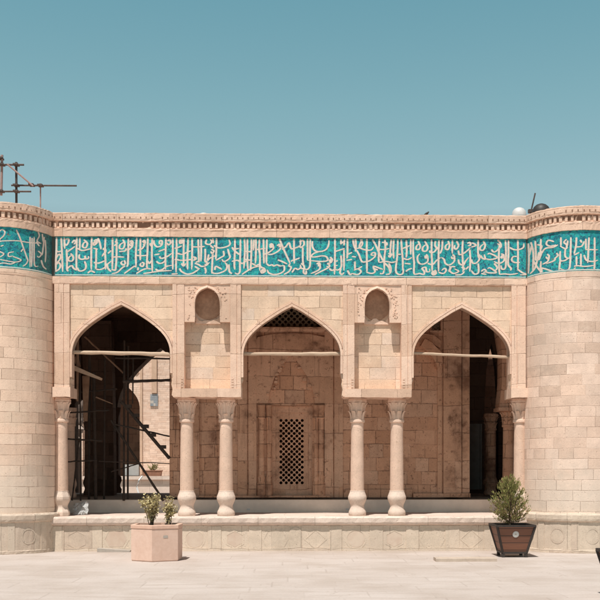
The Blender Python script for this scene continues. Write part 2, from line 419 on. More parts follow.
# cornice profile, out from the tile surface
COR = [(-.10, Z(237)), (.026, Z(236.2)), (.027, Z(231)), (.032, Z(229.8)), (.032, Z(228.4)), (-.012, Z(227.6)), (-.012, Z(221.4)), (.040, Z(220.8)),
       (.042, Z(219)), (.046, Z(218.8)), (.048, Z(214)), (.042, ZT), (-.4, ZT)]
def dent_rows(add, u_len):
    """add(u, half_w, out0, out1, z0, z1)"""
    n = int(u_len / .106); rng = random.Random(int(u_len * 10))
    for i in range(n):
        u = (i + .5) * u_len / n
        j = rng.uniform(-.006, .006)
        if rng.random() > .03: add(u + j, .027 + rng.uniform(-.004, .004), -.02, .013 + rng.uniform(-.004, .003), Z(227.4), Z(222.4) + rng.uniform(-.008, .006))
        add(u + j, .011, .044, .0492, Z(218.6), Z(216.9) + rng.uniform(-.006, .006))

cw = MB(); cw.sweep(COR, front_wall_path(PX0, PX1), jit=.0045)
xa = X(54)
def addw(u, hw, o0, o1, z0, z1):
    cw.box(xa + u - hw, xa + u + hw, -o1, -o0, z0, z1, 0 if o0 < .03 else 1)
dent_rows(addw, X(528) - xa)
cw.box(X(PX0), X(PX1), .0105, .02, Z(227.3), Z(221.5), 1)  # dark strip painting the shade behind the dentils
M['notch'] = plain_mat('cornice_notch_shadow_stone', (.30, .175, .12), (.22, .125, .085), .95, 20)  # dark brown imitates shade in the dentil recess and notches
cornice = cw.build('cornice', [M['cornice'], M['notch']], hall)

# facade body above the arches, tile band
up = MB(); up.box(X(PX0), X(PX1), .025, .5, Z(283.5), ZT - .02)
up.build('parapet_wall', M['trim'], hall)
gp = MB(); gp.box(X(49), X(56.6), .006, .02, Z(275.6), Z(236.2))
M['bare_shade_strip'] = plain_mat('dark_bare_shade_strip', (.07, .10, .10), (.12, .11, .09), .9, 12, bump=.4)  # dark colour paints the corner shadow onto the bare end strips
gp.build('corner_strip', M['bare_shade_strip'], hall)
gp = MB(); gp.box(X(527.2), X(533), .006, .02, Z(275.6), Z(236.2)); gp.build('corner_strip', M['bare_shade_strip'], hall)
tb = MB(); tb.box(X(56.6), X(527.2), 0.0, .010, Z(275.6), Z(236.2))
band = tb.build('tile_band', M['tile'], hall)
lb = MB(); lb.box(X(56.8), X(527.0), -.004, -.0005, Z(275), Z(274.1))
lb.build('border_line', M['line'], band)
led = MB()
led.sweep([(-.1, Z(283.2)), (.018, Z(283.2)), (.022, Z(282)), (.022, Z(277.6)), (.020, Z(277.2)), (.020, Z(275.9)), (-.05, Z(275.4))], front_wall_path(PX0, PX1), jit=.003)
led.build('string_course', M['trim'], hall)

# -------------------------------------------------- calligraphy, stroke by stroke
CHUNKS = {
52: "62,72 60,205 55,300 55,412|55,205 82,215 104,208|60,275 85,240 104,262 88,300 52,332|50,412 88,385 100,348 80,322 60,345|108,75 116,240 122,415|138,75 142,185|150,95 175,85 182,112 160,150 142,130|160,190 165,300 165,385 178,410|165,218 205,190 245,160|215,128 235,102 250,118 232,142|262,72 258,250 258,402|292,75 290,192|330,95 366,132 350,175 320,165 330,130 357,116|268,180 310,202 360,195 398,184|200,232 228,270 216,306 180,302 184,272 208,252|165,388 190,362 214,355 230,378 258,398|290,240 285,276 312,290 345,280 340,255 352,285 376,280 376,258|338,310 352,350 346,386 310,406 280,400 270,372|410,75 405,220 405,396|430,112 455,95 462,125 432,150 424,120|470,78 490,130 502,192|425,180 470,190|455,190 452,330 450,388|430,322 480,327 542,302|545,75 540,200 545,290 545,392|520,196 536,180 547,210 527,236 510,262|450,388 490,392 530,377 562,342 602,307|570,232 602,202|560,332 570,380 602,412|370,427 400,406 442,422",
112: "15,75 15,240 12,388|55,80 55,240 46,385 26,396 4,390|38,112 60,130 30,156|115,90 136,135 120,182 85,180 90,145 127,120|80,212 138,206 152,180|4,270 60,265 132,268|172,80 170,250 165,345 152,362|185,117 205,105 216,130 200,155 181,140|216,132 207,166 175,196|130,300 141,330 120,346 100,326 117,305|140,355 110,376 60,420 8,432|255,75 246,230 248,362|130,432 180,396 230,360 252,370|292,80 290,220 290,300|310,120 330,100 337,130 316,146|337,132 312,180 265,201|250,250 300,255 352,250|365,75 362,200 355,350 367,386|385,130 402,162|408,80 405,230 410,420|410,290 382,330 360,302|305,320 326,332 315,361 290,350 300,324|270,370 265,402|250,432 330,387 402,386|425,100 430,140 460,166 500,150 506,110 486,104 480,130 500,142|430,246 482,236|470,211 542,186|545,80 540,250 540,392|560,110 580,95 591,125 571,146 556,126|480,260 500,281 560,260 602,230|450,310 480,330 520,320 542,290|440,387 470,401 510,390 550,361 602,350|320,432 420,417 500,406 602,402",
172: "12,80 12,250 12,392|50,80 50,240 45,300 45,422|75,102 105,90 111,120 86,131 75,106|30,181 70,170 102,155|122,80 120,220 120,350|165,80 160,220 158,330 160,392|205,80 205,230 200,392|55,230 110,240 160,216 192,205|30,290 100,300 170,295 212,290|98,330 120,356 142,330|80,380 100,411 150,436 200,431 240,411 282,380|265,90 270,250 272,322|295,85 295,200 292,312|210,166 270,166 332,161|215,265 241,275 240,291 215,301|240,320 270,310|230,330 265,341 300,361 345,350 377,320|230,360 272,386|330,320 346,310 351,336 326,341|350,90 340,131 380,141 401,111 381,90|410,80 416,131|385,150 421,181|395,190 421,206 405,231 390,210|335,185 335,270 330,312|370,240 360,300 380,280 442,250|410,220 405,330 400,432|447,80 445,200 440,292|420,151 470,176 540,166 581,140 570,90|515,205 521,250 490,271 440,301|560,185 571,230 581,270 550,301 520,311 500,290|400,420 430,431 480,426 540,396 551,350 530,320|430,396 442,360 502,391|330,370 341,401 335,432|570,340 576,411 602,432|0,436 62,433",
232: "30,85 30,200 25,340 30,392|85,85 85,200 80,340 80,410 60,436 28,425|0,170 40,216 92,251|20,191 72,180|0,310 60,300 100,331 152,300|125,85 130,200 120,382|155,85 155,300 160,392|195,85 195,200 190,330 185,402|220,90 215,202|240,85 240,200 235,332|120,210 202,215|120,290 192,300|275,90 270,202|270,190 280,260 278,402|315,85 318,240 320,332|350,90 345,250 345,332|250,191 300,185 332,180|200,330 240,351 270,345 302,381|290,370 320,380 331,410 300,426 285,400|100,441 160,401 220,370 272,360|375,151 395,135 411,155 390,171 375,155|411,157 411,186 360,226 318,241|450,155 475,140 491,160 465,166|491,165 470,201 410,236 358,241|475,85 500,150 540,240 582,332|500,191 540,161 570,125 585,170 602,191|345,330 370,351 400,345 420,356 450,345 480,356 522,350|458,295 500,311 552,336|522,350 521,401 480,431 420,441 370,426 353,393|518,441 570,411 591,370 570,355 582,330|590,311 602,300",
292: "20,85 20,210 22,332|0,186 50,170 82,155|0,301 40,290 77,275|85,90 85,152|75,120 110,100 121,140 90,171 75,150|108,170 108,300 115,342|90,330 116,350 121,380 90,376 85,345|0,421 30,380 60,391 92,370|120,382 116,421 140,436 141,400|155,85 155,220 155,302|183,85 180,200 182,290 178,360 150,391 118,380|205,108 205,165 235,206 290,211 340,191 365,150 370,98|270,215 220,230 193,260 230,266 300,255 345,265 356,300 300,311 220,306 158,300|245,336 270,325 281,350 255,357|281,347 276,386 240,411 188,432|350,336 371,340 371,366 345,360|228,442 270,421 320,396 372,370|380,268 401,290 390,321 350,331|430,85 430,220 428,340 425,442|430,211 470,200 527,180|490,90 490,142|525,90 520,152|495,132 517,110|373,380 400,401 430,381 430,355 457,350|457,300 440,312|490,250 495,330 490,371 460,396 433,390|555,85 555,230 550,282|520,190 520,402|490,380 480,421 500,441 522,420|545,300 602,290|555,400 580,441 602,430|560,240 602,220",
352: "10,90 20,150 42,192|35,85 40,150 35,212|0,260 42,266|40,190 70,240 100,311 150,311 190,296 231,260 231,225 205,225 195,246 227,251|85,90 106,130 80,171 40,181|105,90 75,160 120,191 190,196 217,165|150,85 148,200 150,330 150,427|205,90 240,150 270,220 300,280 332,332|275,85 272,160 268,260 270,322|30,310 30,392|0,431 60,441 91,411 60,385 18,400|60,385 102,360|150,420 200,431 231,411 215,360 270,376 312,391|210,380 262,396|330,90 335,180 325,280 325,402|300,120 346,125 351,152|275,190 330,191 372,180|365,230 396,240 380,266 364,250|275,321 340,311 400,321 442,310|395,90 385,200 385,272|420,90 415,200 420,282|460,90 455,250 440,400 470,441 510,431 516,380|330,330 370,371 385,432|280,431 310,431 322,400|370,330 391,381 380,431 338,441|460,240 492,240|495,90 500,180 510,300 510,402|545,95 550,200 545,272|510,181 582,150|520,280 560,291 602,270|530,330 592,336|540,411 570,390 602,380|590,90 590,242",
412: "15,90 15,230 25,330 25,432 80,431 120,441 126,411 105,380 140,370 150,411 180,411 180,383|65,105 86,160 70,191 45,186 50,155 77,130|130,105 161,165 145,206 110,201 115,165 147,140|145,240 161,265 140,276 134,250|161,265 160,311 120,336 80,331 60,300 60,260 82,234|200,90 200,220 205,330 205,412|240,105 235,150 262,191|260,165 230,211 190,221 180,200|275,95 270,250 270,412|310,95 305,180 285,232|160,330 210,341 250,301 292,270|365,105 381,150 365,191 340,181 345,150 372,130|450,105 471,150 450,186 430,176 435,145|410,95 408,232|410,240 431,265 410,281 399,260|431,265 426,311 380,346 340,331 325,290 298,270|235,395 246,430 220,446 204,425 232,400|270,420 320,431 346,400 330,380 300,402|370,412 391,380 380,358|440,365 400,365 380,400 420,431 472,410 430,385|515,95 510,200 515,330 520,402|470,200 480,241 520,231 560,201 592,170|560,130 585,120 591,150 565,151|585,190 590,300 585,412|470,290 480,331 520,346 540,311 572,270|500,370 531,380 510,412|438,446 500,441 532,410|545,390 572,360",
472: "0,166 46,150 25,130 0,125|70,95 68,200 75,270 97,265|120,105 141,150 120,196 90,191 95,160 132,130|0,290 15,326 50,326 80,290 85,238|95,250 110,276 141,286 130,240|150,285 200,291 262,270 190,230 163,240|70,330 72,421 30,436 0,400|265,95 290,120 301,155 285,182|203,190 230,216 270,191 285,150 263,130|280,170 278,300 285,442|100,411 130,390 151,411 120,421|150,420 200,426 252,420 190,375 163,385|100,431 152,441|300,235 326,245 310,276 294,260|326,245 331,300 280,331 228,310|345,95 350,230 345,371 310,386 299,350|375,95 375,250 372,340 401,380 395,402|388,170 430,191 480,191 525,170 531,128|470,95 472,250 470,402|460,260 420,265 410,300 440,321 492,320|285,440 340,436 400,441 472,430|470,390 510,420 552,441 490,446|230,330 261,371 245,402",
}
T_RIGHT = "45,110 50,220 45,350|65,100 85,190 80,332|100,90 105,200 100,242|145,75 140,200 130,242|95,240 130,235 155,170|70,130 50,217|80,240 110,290 142,332|130,180 100,300 58,352|115,120 151,130 140,162|145,250 140,352|250,95 205,85 189,115 220,131 267,120|150,190 180,150 240,140 282,120|195,195 211,210 200,231 184,215|211,213 200,251 158,276|270,185 281,205 260,226 250,246 188,271|305,60 305,132|350,75 330,100 351,120 345,151 298,130|360,85 355,132|340,150 340,211 370,226 386,190|385,60 382,190 380,250 370,311 330,321 293,305|300,170 300,240 330,246 362,230|300,240 290,322|150,300 152,352|153,305 190,315 242,336 190,346 148,352|240,336 292,331|430,60 425,130 410,192|415,136 470,130 492,90|410,201 452,180|430,210 430,282|465,190 465,292|505,70 505,162|530,60 525,170 520,262|575,60 575,260 570,332|500,156 602,158|410,291 440,285 500,291 582,280|440,331 470,341 520,331 572,341|395,341 422,300|490,200 510,241 560,251 602,240|460,80 472,102"
T_LEFT = "0,120 40,80 71,100 60,141 20,180 32,201|20,195 100,190 200,190 300,205 422,215|185,80 220,160 255,260 290,360 302,392|320,150 320,250 320,452|340,160 340,300 335,447|360,150 360,300 365,431 402,441|0,290 61,320 18,356|160,300 110,311 110,346 152,340|150,345 231,380 180,401 100,391 0,371|0,421 60,411 130,421 182,400|248,442 280,421 302,380|400,100 411,140 390,191 432,216|380,200 412,242|400,290 431,320 410,351 389,340|440,120 450,202|460,150 450,250 440,332|430,380 450,441 482,472|470,180 475,300 470,402|250,270 230,300|30,245 60,235"

def catmull(pts, n=6):
    if len(pts) < 3:
        (ax, ay), (bx, by) = pts
        return [(ax + (bx - ax) * t / 4, ay + (by - ay) * t / 4) for t in range(5)]
    P = [pts[0]] + pts + [pts[-1]]; out = []
    for i in range(1, len(P) - 2):
        p0, p1, p2, p3 = P[i - 1], P[i], P[i + 1], P[i + 2]
        for k in range(n):
            t = k / n
            out.append(tuple(.5 * (2 * p1[a] + (p2[a] - p0[a]) * t + (2 * p0[a] - 5 * p1[a] + 4 * p2[a] - p3[a]) * t * t + (3 * p1[a] - p0[a] - 3 * p2[a] + p3[a]) * t ** 3) for a in (0, 1)))
    out.append(pts[-1])
    return out

def strokes(mb, text, sx, x0, y0, place, wpx=2.0, seed=0):
    """place(px, py, lift) -> 3-D point on the surface; a reed-pen ribbon, thicker in the downstrokes"""
    rng = random.Random(seed)
    for si, st in enumerate(text.split('|')):
        pts = [tuple(float(a) for a in q.split(',')) for q in st.split()]
        pts = [(x0 + a / sx, y0 + b / sx) for a, b in pts]
        c = catmull(pts)
        n = len(c); L = []; R = []
        for i in range(n):
            dx = c[min(i + 1, n - 1)][0] - c[max(i - 1, 0)][0]; dy = c[min(i + 1, n - 1)][1] - c[max(i - 1, 0)][1]
            l = max(sqrt(dx * dx + dy * dy), 1e-6); dx /= l; dy /= l
            w = wpx * (.62 + .42 * abs(dy) + .22 * abs(dx * .7 + dy * .7))
            t = i / (n - 1)
            w *= .55 + .45 * min(1, t * 8 + .35) if t < .2 else 1
            if t > .82: w *= .5 + .5 * (1 - t) / .18
            L.append((c[i][0] - dy * w / 2, c[i][1] + dx * w / 2)); R.append((c[i][0] + dy * w / 2, c[i][1] - dx * w / 2))
        lift0 = .0016 + (si % 23) * .00016
        bw_, bh_ = max(q[0] for q in c) - min(q[0] for q in c), max(q[1] for q in c) - min(q[1] for q in c)
        if len(pts) >= 4 and bw_ < 5.5 and bh_ < 6.5 and rng.random() < .62:
            mx_, my_ = sum(q[0] for q in c) / n, sum(q[1] for q in c) / n
            hr = min(bw_, bh_) * .36
            mb.face([place(mx_ + hr * cos(2 * pi * k / 10), my_ - hr * sin(2 * pi * k / 10), lift0 + .00008) for k in range(10)])
        A = [place(*L[i], lift0 + i * .000012) for i in range(n)]; B = [place(*R[i], lift0 + i * .000012) for i in range(n)]
        A0 = [place(*L[i], .0002) for i in range(n)]; B0 = [place(*R[i], .0002) for i in range(n)]
        for i in range(n - 1):
            mb.face([A[i], A[i + 1], B[i + 1], B[i]])
            mb.face([A0[i], A0[i + 1], A[i + 1], A[i]])
            mb.face([B[i], B[i + 1], B0[i + 1], B0[i]])

ins = MB()
for x0, tx in CHUNKS.items():
    tilt = lambda px: .0052 * (px - 52)      # the tracing drifts down slightly to the right
    strokes(ins, tx, 10.0, x0, 230, lambda px, py, l: (X(px), -l, min(max(Z(py - tilt(px) + .2), Z(273.9)), Z(236.6))), 1.60, x0)
ins.build('inscription', M['letter'], band)

def on_tower(side):
    cx = TXC * side
    def f(px, py, lift):
        dx = (px - 291.0) / 1000.0                 # direction (dx, 1) in plan, from (0, -20)
        r = TR + lift
        ox, oy = -cx, -D0 - TYC
        a = dx * dx + 1; b = 2 * (ox * dx + oy); c = ox * ox + oy * oy - r * r
        disc = b * b - 4 * a * c
        if disc < 0: t = -b / (2 * a)
        else: t = (-b - sqrt(disc)) / (2 * a)
        x = dx * t; y = -D0 + t
        z = 1.62 + (468 - py) * t / 1000.0
        ang = atan2(y - TYC, x - cx)
        return (cx + r * cos(ang), TYC + r * sin(ang), min(max(z, Z(273.9)), Z(236.8)))
    return f

# -------------------------------------------------- corner towers
for side in (-1, 1):
    m = M['tower'] if side < 0 else M['tower_stained']
    w = MB()
    w.sweep([(.012, .74), (.012, Z(281.6)), (.018, Z(281.2)), (.022, Z(276)), (-.05, Z(275.6))], tower_path(side, 120), True, jit=.0015)
    # flat lead-coloured roof cap
    w.face([(TXC * side + (TR - .05) * cos(2 * pi * k / 48), TYC + (TR - .05) * sin(2 * pi * k / 48), ZT - .03) for k in range(48)])
    tw = w.build('corner_tower', m, hall)
    t = MB(); t.sweep([(0, Z(275.8)), (0, Z(236))], tower_path(side, 120), True, smooth=True)
    t.build('tile_band', M['tile'], tw)
    l = MB(); l.sweep([(.0006, Z(275.2)), (.004, Z(275.0)), (.004, Z(274.2)), (.0006, Z(274.1))], tower_path(side, 120), True)
    l.build('border_line', M['line'], tw)
    cor = MB(); cor.sweep(COR, tower_path(side, 150), True, jit=.0045)
    cx = TXC * side
    def addt(u, hw, o0, o1, z0, z1):
        q = []
        for s_ in (-1, 1):
            a = (u + s_ * hw) / TR
            q.append((cos(a), sin(a)))
        (c0, s0), (c1, s1) = q
        P = lambda c, s, r, z: (cx + c * (TR + r), TYC + s * (TR + r), z)
        A = [P(c0, s0, o0, z0), P(c1, s1, o0, z0), P(c1, s1, o1, z0), P(c0, s0, o1, z0), P(c0, s0, o0, z1), P(c1, s1, o0, z1), P(c1, s1, o1, z1), P(c0, s0, o1, z1)]
        for f in ((0, 1, 2, 3), (7, 6, 5, 4), (3, 2, 6, 7), (0, 3, 7, 4), (2, 1, 5, 6)): cor.face([A[i] for i in f], mi=0 if o0 < .03 else 1)
    dent_rows(addt, 2 * pi * TR)
    cor.sweep([(-.0105, Z(227.3)), (-.0105, Z(221.5))], tower_path(side, 120), True, mi=1)  # recess shade painted behind the tower dentils
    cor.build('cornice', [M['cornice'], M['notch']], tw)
    im = MB()
    if side > 0: strokes(im, T_RIGHT, 600 / 76.0, 524, 226.6, on_tower(1), 1.65, 5)
    else: strokes(im, T_LEFT, 10.0, 0, 222, on_tower(-1), 1.25, 6)
    im.build('inscription', M['letter'], tw)
    # plinth with a moulded ledge
    pl = MB()
    pl.sweep([(.085, 0), (.085, .06), (.075, .07), (.075, .60), (.11, .625), (.118, .66), (.118, .735), (.10, .765), (-.05, .775)], tower_path(side, 120), True, jit=.003)
    # relief: posts and motifs around the plinth
    rl = pl
    for k in range(20):
        a = 2 * pi * k / 20 + .07
        hw = .035 if k % 2 else .085
        if k % 2 == 0:
            A = []
            for s_ in (-1, 1):
                aa = a + s_ * .062
                A.append((cos(aa), sin(aa)))
            (c0, s0), (c1, s1) = A
            P = lambda c, s, r, z: (cx + c * (TR + r), TYC + s * (TR + r), z)
            for (za, zb) in ((.072, .598),):
                V = [P(c0, s0, .07, za), P(c1, s1, .07, za), P(c1, s1, .083, za), P(c0, s0, .083, za), P(c0, s0, .07, zb), P(c1, s1, .07, zb), P(c1, s1, .083, zb), P(c0, s0, .083, zb)]
                for f in ((0, 1, 2, 3), (7, 6, 5, 4), (3, 2, 6, 7), (0, 3, 7, 4), (2, 1, 5, 6)): rl.face([V[i] for i in f])
        else:
            # ring motif
            nn = 28; rad = .135
            for j in range(nn):
                if side > 0 and not (j < nn): continue
                quad = []
                for (jj, r_) in ((j, rad), (j + 1, rad), (j + 1, rad - .022), (j, rad - .022)):
                    th = 2 * pi * jj / nn
                    aa = a + r_ * cos(th) / TR
                    z_ = .335 + r_ * sin(th) * 1.15
                    quad.append((cx + cos(aa) * (TR + .079), TYC + sin(aa) * (TR + .079), z_))
                rl.face(quad)
    pl.build('plinth', M['plinth'], tw)

# -------------------------------------------------- arched facade
BAY = [(71.0, 173.0, 122.0), (241.0, 343.0, 292.0), (412.0, 512.5, 462.5)]
HALF = [(48.6, 0), (48.2, 5), (46.6, 11), (43.2, 17.5), (37, 24.5), (28, 32), (17, 39.4), (8, 45), (0, 49)]
def arch_px(cx, spring=353.0, grow=0.0, half=HALF):
    """points (px, py) left spring -> apex -> right spring"""
    h = catmull(half, 5)
    r = []
    for i, (a, b) in enumerate(h):
        j0, j1 = h[max(i - 1, 0)], h[min(i + 1, len(h) - 1)]
        tx, ty = j1[0] - j0[0], j1[1] - j0[1]; l = sqrt(tx * tx + ty * ty)
        nx, ny = ty / l, -tx / l
        if i == len(h) - 1: nx, ny = 0, 1.25
        if i == 0: nx, ny = 1, 0
        r.append((a + nx * grow, b + ny * grow))
    left = [(cx - a, spring - b) for a, b in r]
    right = [(cx + a, spring - b) for a, b in r[::-1][1:]]
    return left + right

rng = random.Random(3)
for bi, (p0, p1, cx) in enumerate(BAY):
    a = arch_px(cx, 353.0 + (0, 1, 1.5)[bi])
    yb = 394.0
    # ragged, broken lower ends of the jambs
    jl = [(a[0][0] - .3, 366), (a[0][0] - .9, 374), (a[0][0] - .4, 378), (a[0][0] - 2.0, 382), (a[0][0] - 1.4, 387), (a[0][0] - 2.6, yb)]
    jr = [(a[-1][0] + .4, 364), (a[-1][0] + .2, 372), (a[-1][0] + 1.6, 379), (a[-1][0] + 1.0, 383), (a[-1][0] + 2.2, 388), (a[-1][0] + 1.4, yb)]
    jl = [(min(max(q[0], p0 + .25), cx), q[1]) for q in jl]; jr = [(max(min(q[0], p1 - .25), cx), q[1]) for q in jr]
    poly = [(p0, 282.5), (p1, 282.5), (p1, yb)] + jr[::-1] + a[::-1] + jl + [(p0, yb)]
    mb = MB(); mb.prism([(X(q[0]), Z(q[1])) for q in poly], .030, .22)
    sp = mb.build('arch_wall', M['wall'], hall)
    # raised archivolt in two steps
    for g0, g1, yf, nm_ in ((.0, 2.3, -.012, 'arch_moulding'), (2.8, 4.6, .002, 'outer_moulding')):
        i_ = arch_px(cx, 353.0 + (0, 1, 1.5)[bi], g0); o_ = arch_px(cx, 353.0 + (0, 1, 1.5)[bi], g1)
        mv = MB()
        lo = 376
        I = [(i_[0][0], lo)] + i_ + [(i_[-1][0], lo - 4)]; O = [(max(o_[0][0], p0 + .3), lo)] + [(min(max(q[0], p0 + .3), p1 - .3), q[1]) for q in o_] + [(min(o_[-1][0], p1 - .3), lo - 4)]
        for k in range(len(I) - 1):
            f = lambda q, y: (X(q[0]), y, Z(q[1]))
            mv.face([f(I[k], yf), f(I[k + 1], yf), f(O[k + 1], yf + .002), f(O[k], yf + .002)])
            mv.face([f(O[k], yf + .002), f(O[k + 1], yf + .002), f(O[k + 1], .022), f(O[k], .032)])
            mv.face([f(I[k + 1], yf), f(I[k], yf), f(I[k], .06 if g0 else .20), f(I[k + 1], .06 if g0 else .20)])
        mv.build(nm_, M['trim'], sp)

# pilaster strips, each with a groove and a beaded lower end
for (a, b, inner) in ((56.0, 71.0, 1), (173.0, 184.6, -1), (230.4, 241.0, 1), (343.0, 354.4, -1), (401.6, 412.0, 1), (512.5, 527.0, -1)):
    p = MB()
    gx = a + (b - a) * (.62 if inner > 0 else .38)
    p.box(X(a), X(gx - .35), -.016, .45, Z(395), Z(282.9))
    p.box(X(gx - .35), X(gx + .35), -.004, .44, Z(394.8), Z(283.2))
    p.box(X(gx + .35), X(b), -.013, .45, Z(395), Z(282.9))
    q = p
    for k in (range(4) if a > 60 and b < 520 else ()):
        zz = 376.5 + k * 2.6
        xx = b - 3.2 if inner < 0 else a + 1.2
        q.box(X(xx), X(xx + 2.2), -.024, -.01, Z(zz + 1.6), Z(zz))
    p.build('pilaster', M['trim'], hall)

# niche bays between the arches
def niche_hole(cx, w=12.4):
    half = [(w * .99, 0), (w, 5), (w, 11), (w * .96, 16.0), (w * .82, 21.2), (w * .50, 25.6), (0, 28.3)]
    h = catmull(half, 4)
    return [(cx - a, 315.0 - b) for a, b in h] + [(cx + a, 315.0 - b) for a, b in h[::-1][1:]]
for k, (p0, p1, cx) in enumerate(((184.6, 230.4, 207.6), (354.4, 401.6, 377.2))):
    mb = MB()
    mb.box(X(p0), X(p1), .235, .46, Z(388), Z(282.5))                      # recessed wall
    nw = mb.build('niche_wall', M['wall'], hall)
    s = MB(); hp = niche_hole(cx)
    q = MB(); hp2 = niche_hole(cx, 13.4)
    hp2 = [p_ for p_ in hp2 if p_[1] < 305][::-1] + [(cx - 13.2 * cos(t), 304.5 + 12.2 * sin(t)) for t in [pi * (i + 1) / 14 for i in range(13)]]
    q.prism([(X(a), Z(b)) for a, b in hp2], .205, .2351); q.build('niche_infill', M['brown_infill'], nw)
    poly = [(p0 + .1, 282.8), (p1 - .1, 282.8), (p1 - .1, 320.8), (hp[-1][0] + .4, 320.8)] + hp[::-1] + [(hp[0][0] - .4, 320.8), (p0 + .1, 320.8)]
    s.prism([(X(a), Z(b)) for a, b in poly], .0, .075)
    r = s; o2 = [(cx + (a - cx) * 1.13, b - (2.2 if b < 314 else 0)) for a, b in hp]
    for i in range(len(hp) - 1):
        f = lambda q, y: (X(q[0]), y, Z(q[1]))
        fy = lambda q: -.048 * max(0.0, min(1.0, (309 - q[1]) / 12)) - .004
        a_, b_ = fy(hp[i]), fy(hp[i + 1])
        r.face([f(hp[i], a_), f(hp[i + 1], b_), f(o2[i + 1], b_ * .6), f(o2[i], a_ * .6)])
        r.face([f(o2[i], a_ * .6), f(o2[i + 1], b_ * .6), f(o2[i + 1], .001), f(o2[i], .001)])
        r.face([f(hp[i + 1], b_), f(hp[i], a_), f(hp[i], .02), f(hp[i + 1], .02)])
    # broken sill set back near the wall
    b_ = MB(); rg = random.Random(k + 11)
    tp = [(cx - 12 + j * 3.0, 317.8 + rg.uniform(-1.2, 1.0) - (4.0 if j in (0, 8) else 1.5 if (j == 7 if k == 0 else j in (3, 4)) else 0)) for j in range(9)]
    b_.prism([(X(a), Z(b)) for a, b in [(cx - 12.4, 321.2)] + tp + [(cx + 12.4, 321.2)]], .20, .236)
    b_.build('broken_sill', M['trim'], nw)
    # carved foliage on the panel: fine irregular relief
    cv = s; rg = random.Random(40 + k)
    for j in range(170):
        ax = rg.uniform(p0 + 3.5, p1 - 3.5); ay = rg.uniform(285.5, 318.5)
        d = abs(ax - cx)
        if d < 14.2 + (2.0 if ay > 300 else 0) and ay > 284.5 + d * 0.9: continue
        r_ = rg.uniform(.45, .85) * .02
        th = rg.uniform(0, pi)
        pts = [(X(ax) + r_ * cos(th + q * pi / 3) * (1.5 if q % 3 == 0 else 1), Z(ay) + r_ * sin(th + q * pi / 3)) for q in range(6)]
        yf = -.007 - rg.uniform(0, .006)
        cv.face([(x_, yf, z_) for x_, z_ in pts])
        for q in range(6):
            a1, a2 = pts[q], pts[(q + 1) % 6]
            cv.face([(a1[0], yf, a1[1]), (a1[0], .001, a1[1]), (a2[0], .001, a2[1]), (a2[0], yf, a2[1])])
    s.build('carved_panel', M['trim'], nw)

# lintels on the column pairs
for (a, b) in ((173.6, 241.2), (344.4, 411.6), (54.0, 72.0), (512.0, 529.0)):
    l = MB()
    big_ = b - a > 30
    y0 = 387.2 if big_ else 386
    # slightly chipped lower edge
    n = 14 if big_ else 4; rg = random.Random(int(a))
    top = [(a, y0), (b, y0)]
    bot = [(b - (b - a) * i / n, 395.8 + rg.uniform(-.5, .35)) for i in range(n + 1)]
    l.prism([(X(p[0]), Z(p[1])) for p in top + bot], -.028, .60)
    l.build('lintel', M['trim'], hall)

# -------------------------------------------------- plinth, ledge, floor
p = MB()
p.box(X(40), X(542), -.10, .9, 0, Z(523.5))
ld = MB()
ld.sweep([(.0, Z(523.6)), (.055, Z(522.4)), (.075, Z(520.5)), (.078, .655), (.06, .682), (.0, .685)], [(x, -.10, nx, ny) for x, _, nx, ny in front_wall_path(40, 542)], jit=.005)
ld.box(X(40), X(542), -.099, 1.849, .58, .6845)
posts = [60, 98, 138, 176, 215, 255.5, 295.5, 335.5, 376, 412, 452, 490, 524]
rg = random.Random(17)
cv = p; meds = []
for i, c in enumerate(posts):
    hw = (6.6, 6.2, 7, 6)[i % 4]
    if c == 295.5:     # little arched panel instead of a plain post
        poly = [(c - 6, 549.5), (c - 6, 529), (c - 4, 526), (c, 524.6), (c + 4, 526), (c + 6, 529), (c + 6, 549.5)]
    else:
        poly = [(c - hw, 549.5), (c - hw, 523.8), (c + hw, 523.8), (c + hw, 549.5)]
    cv.prism([(X(a), max(Z(b) - .01, .0)) for a, b in poly], -.1115, -.099, back=False)
    if i + 1 < len(posts):
        x0, x1 = c + 7, posts[i + 1] - 7; mx = (x0 + x1) / 2; my = 537.5
        cv.box(X(x0), X(x1), -.1085, -.099, .0, .065)
        cv.box(X(x0), X(x1), -.109, -.099, Z(525.6), Z(523.8))
        kind = i % 4
        if kind == 0: out = [(mx + 10.5 * cos(t), my + 9.5 * sin(t)) for t in [pi / 6 + pi / 3 * q for q in range(6)]]
        elif kind == 1: out = [(mx - 13, my), (mx - 8, my - 10), (mx + 8, my - 10), (mx + 13, my), (mx + 8, my + 9), (mx - 8, my + 9)]
        elif kind == 2: out = [(mx, my - 10.5), (mx + 11.5, my), (mx, my + 10), (mx - 11.5, my)]
        else: out = [(mx + 10.5 * cos(t), my + 10 * sin(t)) for t in [2 * pi * q / 24 for q in range(24)]]
        inn = [(mx + (a - mx) * .86, my + (b - my) * .86) for a, b in out]
        cv.prism([(X(a), Z(b)) for a, b in out], -.1035, -.0995, holes=[[(X(a), Z(b)) for a, b in inn]], back=False)
        if i in (3, 4, 7, 8, 1):
            md = MB(); meds.append(md); md.prism([(X(a), Z(b)) for a, b in [(mx + (a - mx) * .8, my + (b - my) * .8) for a, b in out]], -.1025, -.0998, back=False)
pw = p.build('plinth', M['plinth'], hall)
ld.build('ledge', M['ledge'], pw)
for md in meds: md.build('medallion', M['medallion'], pw)

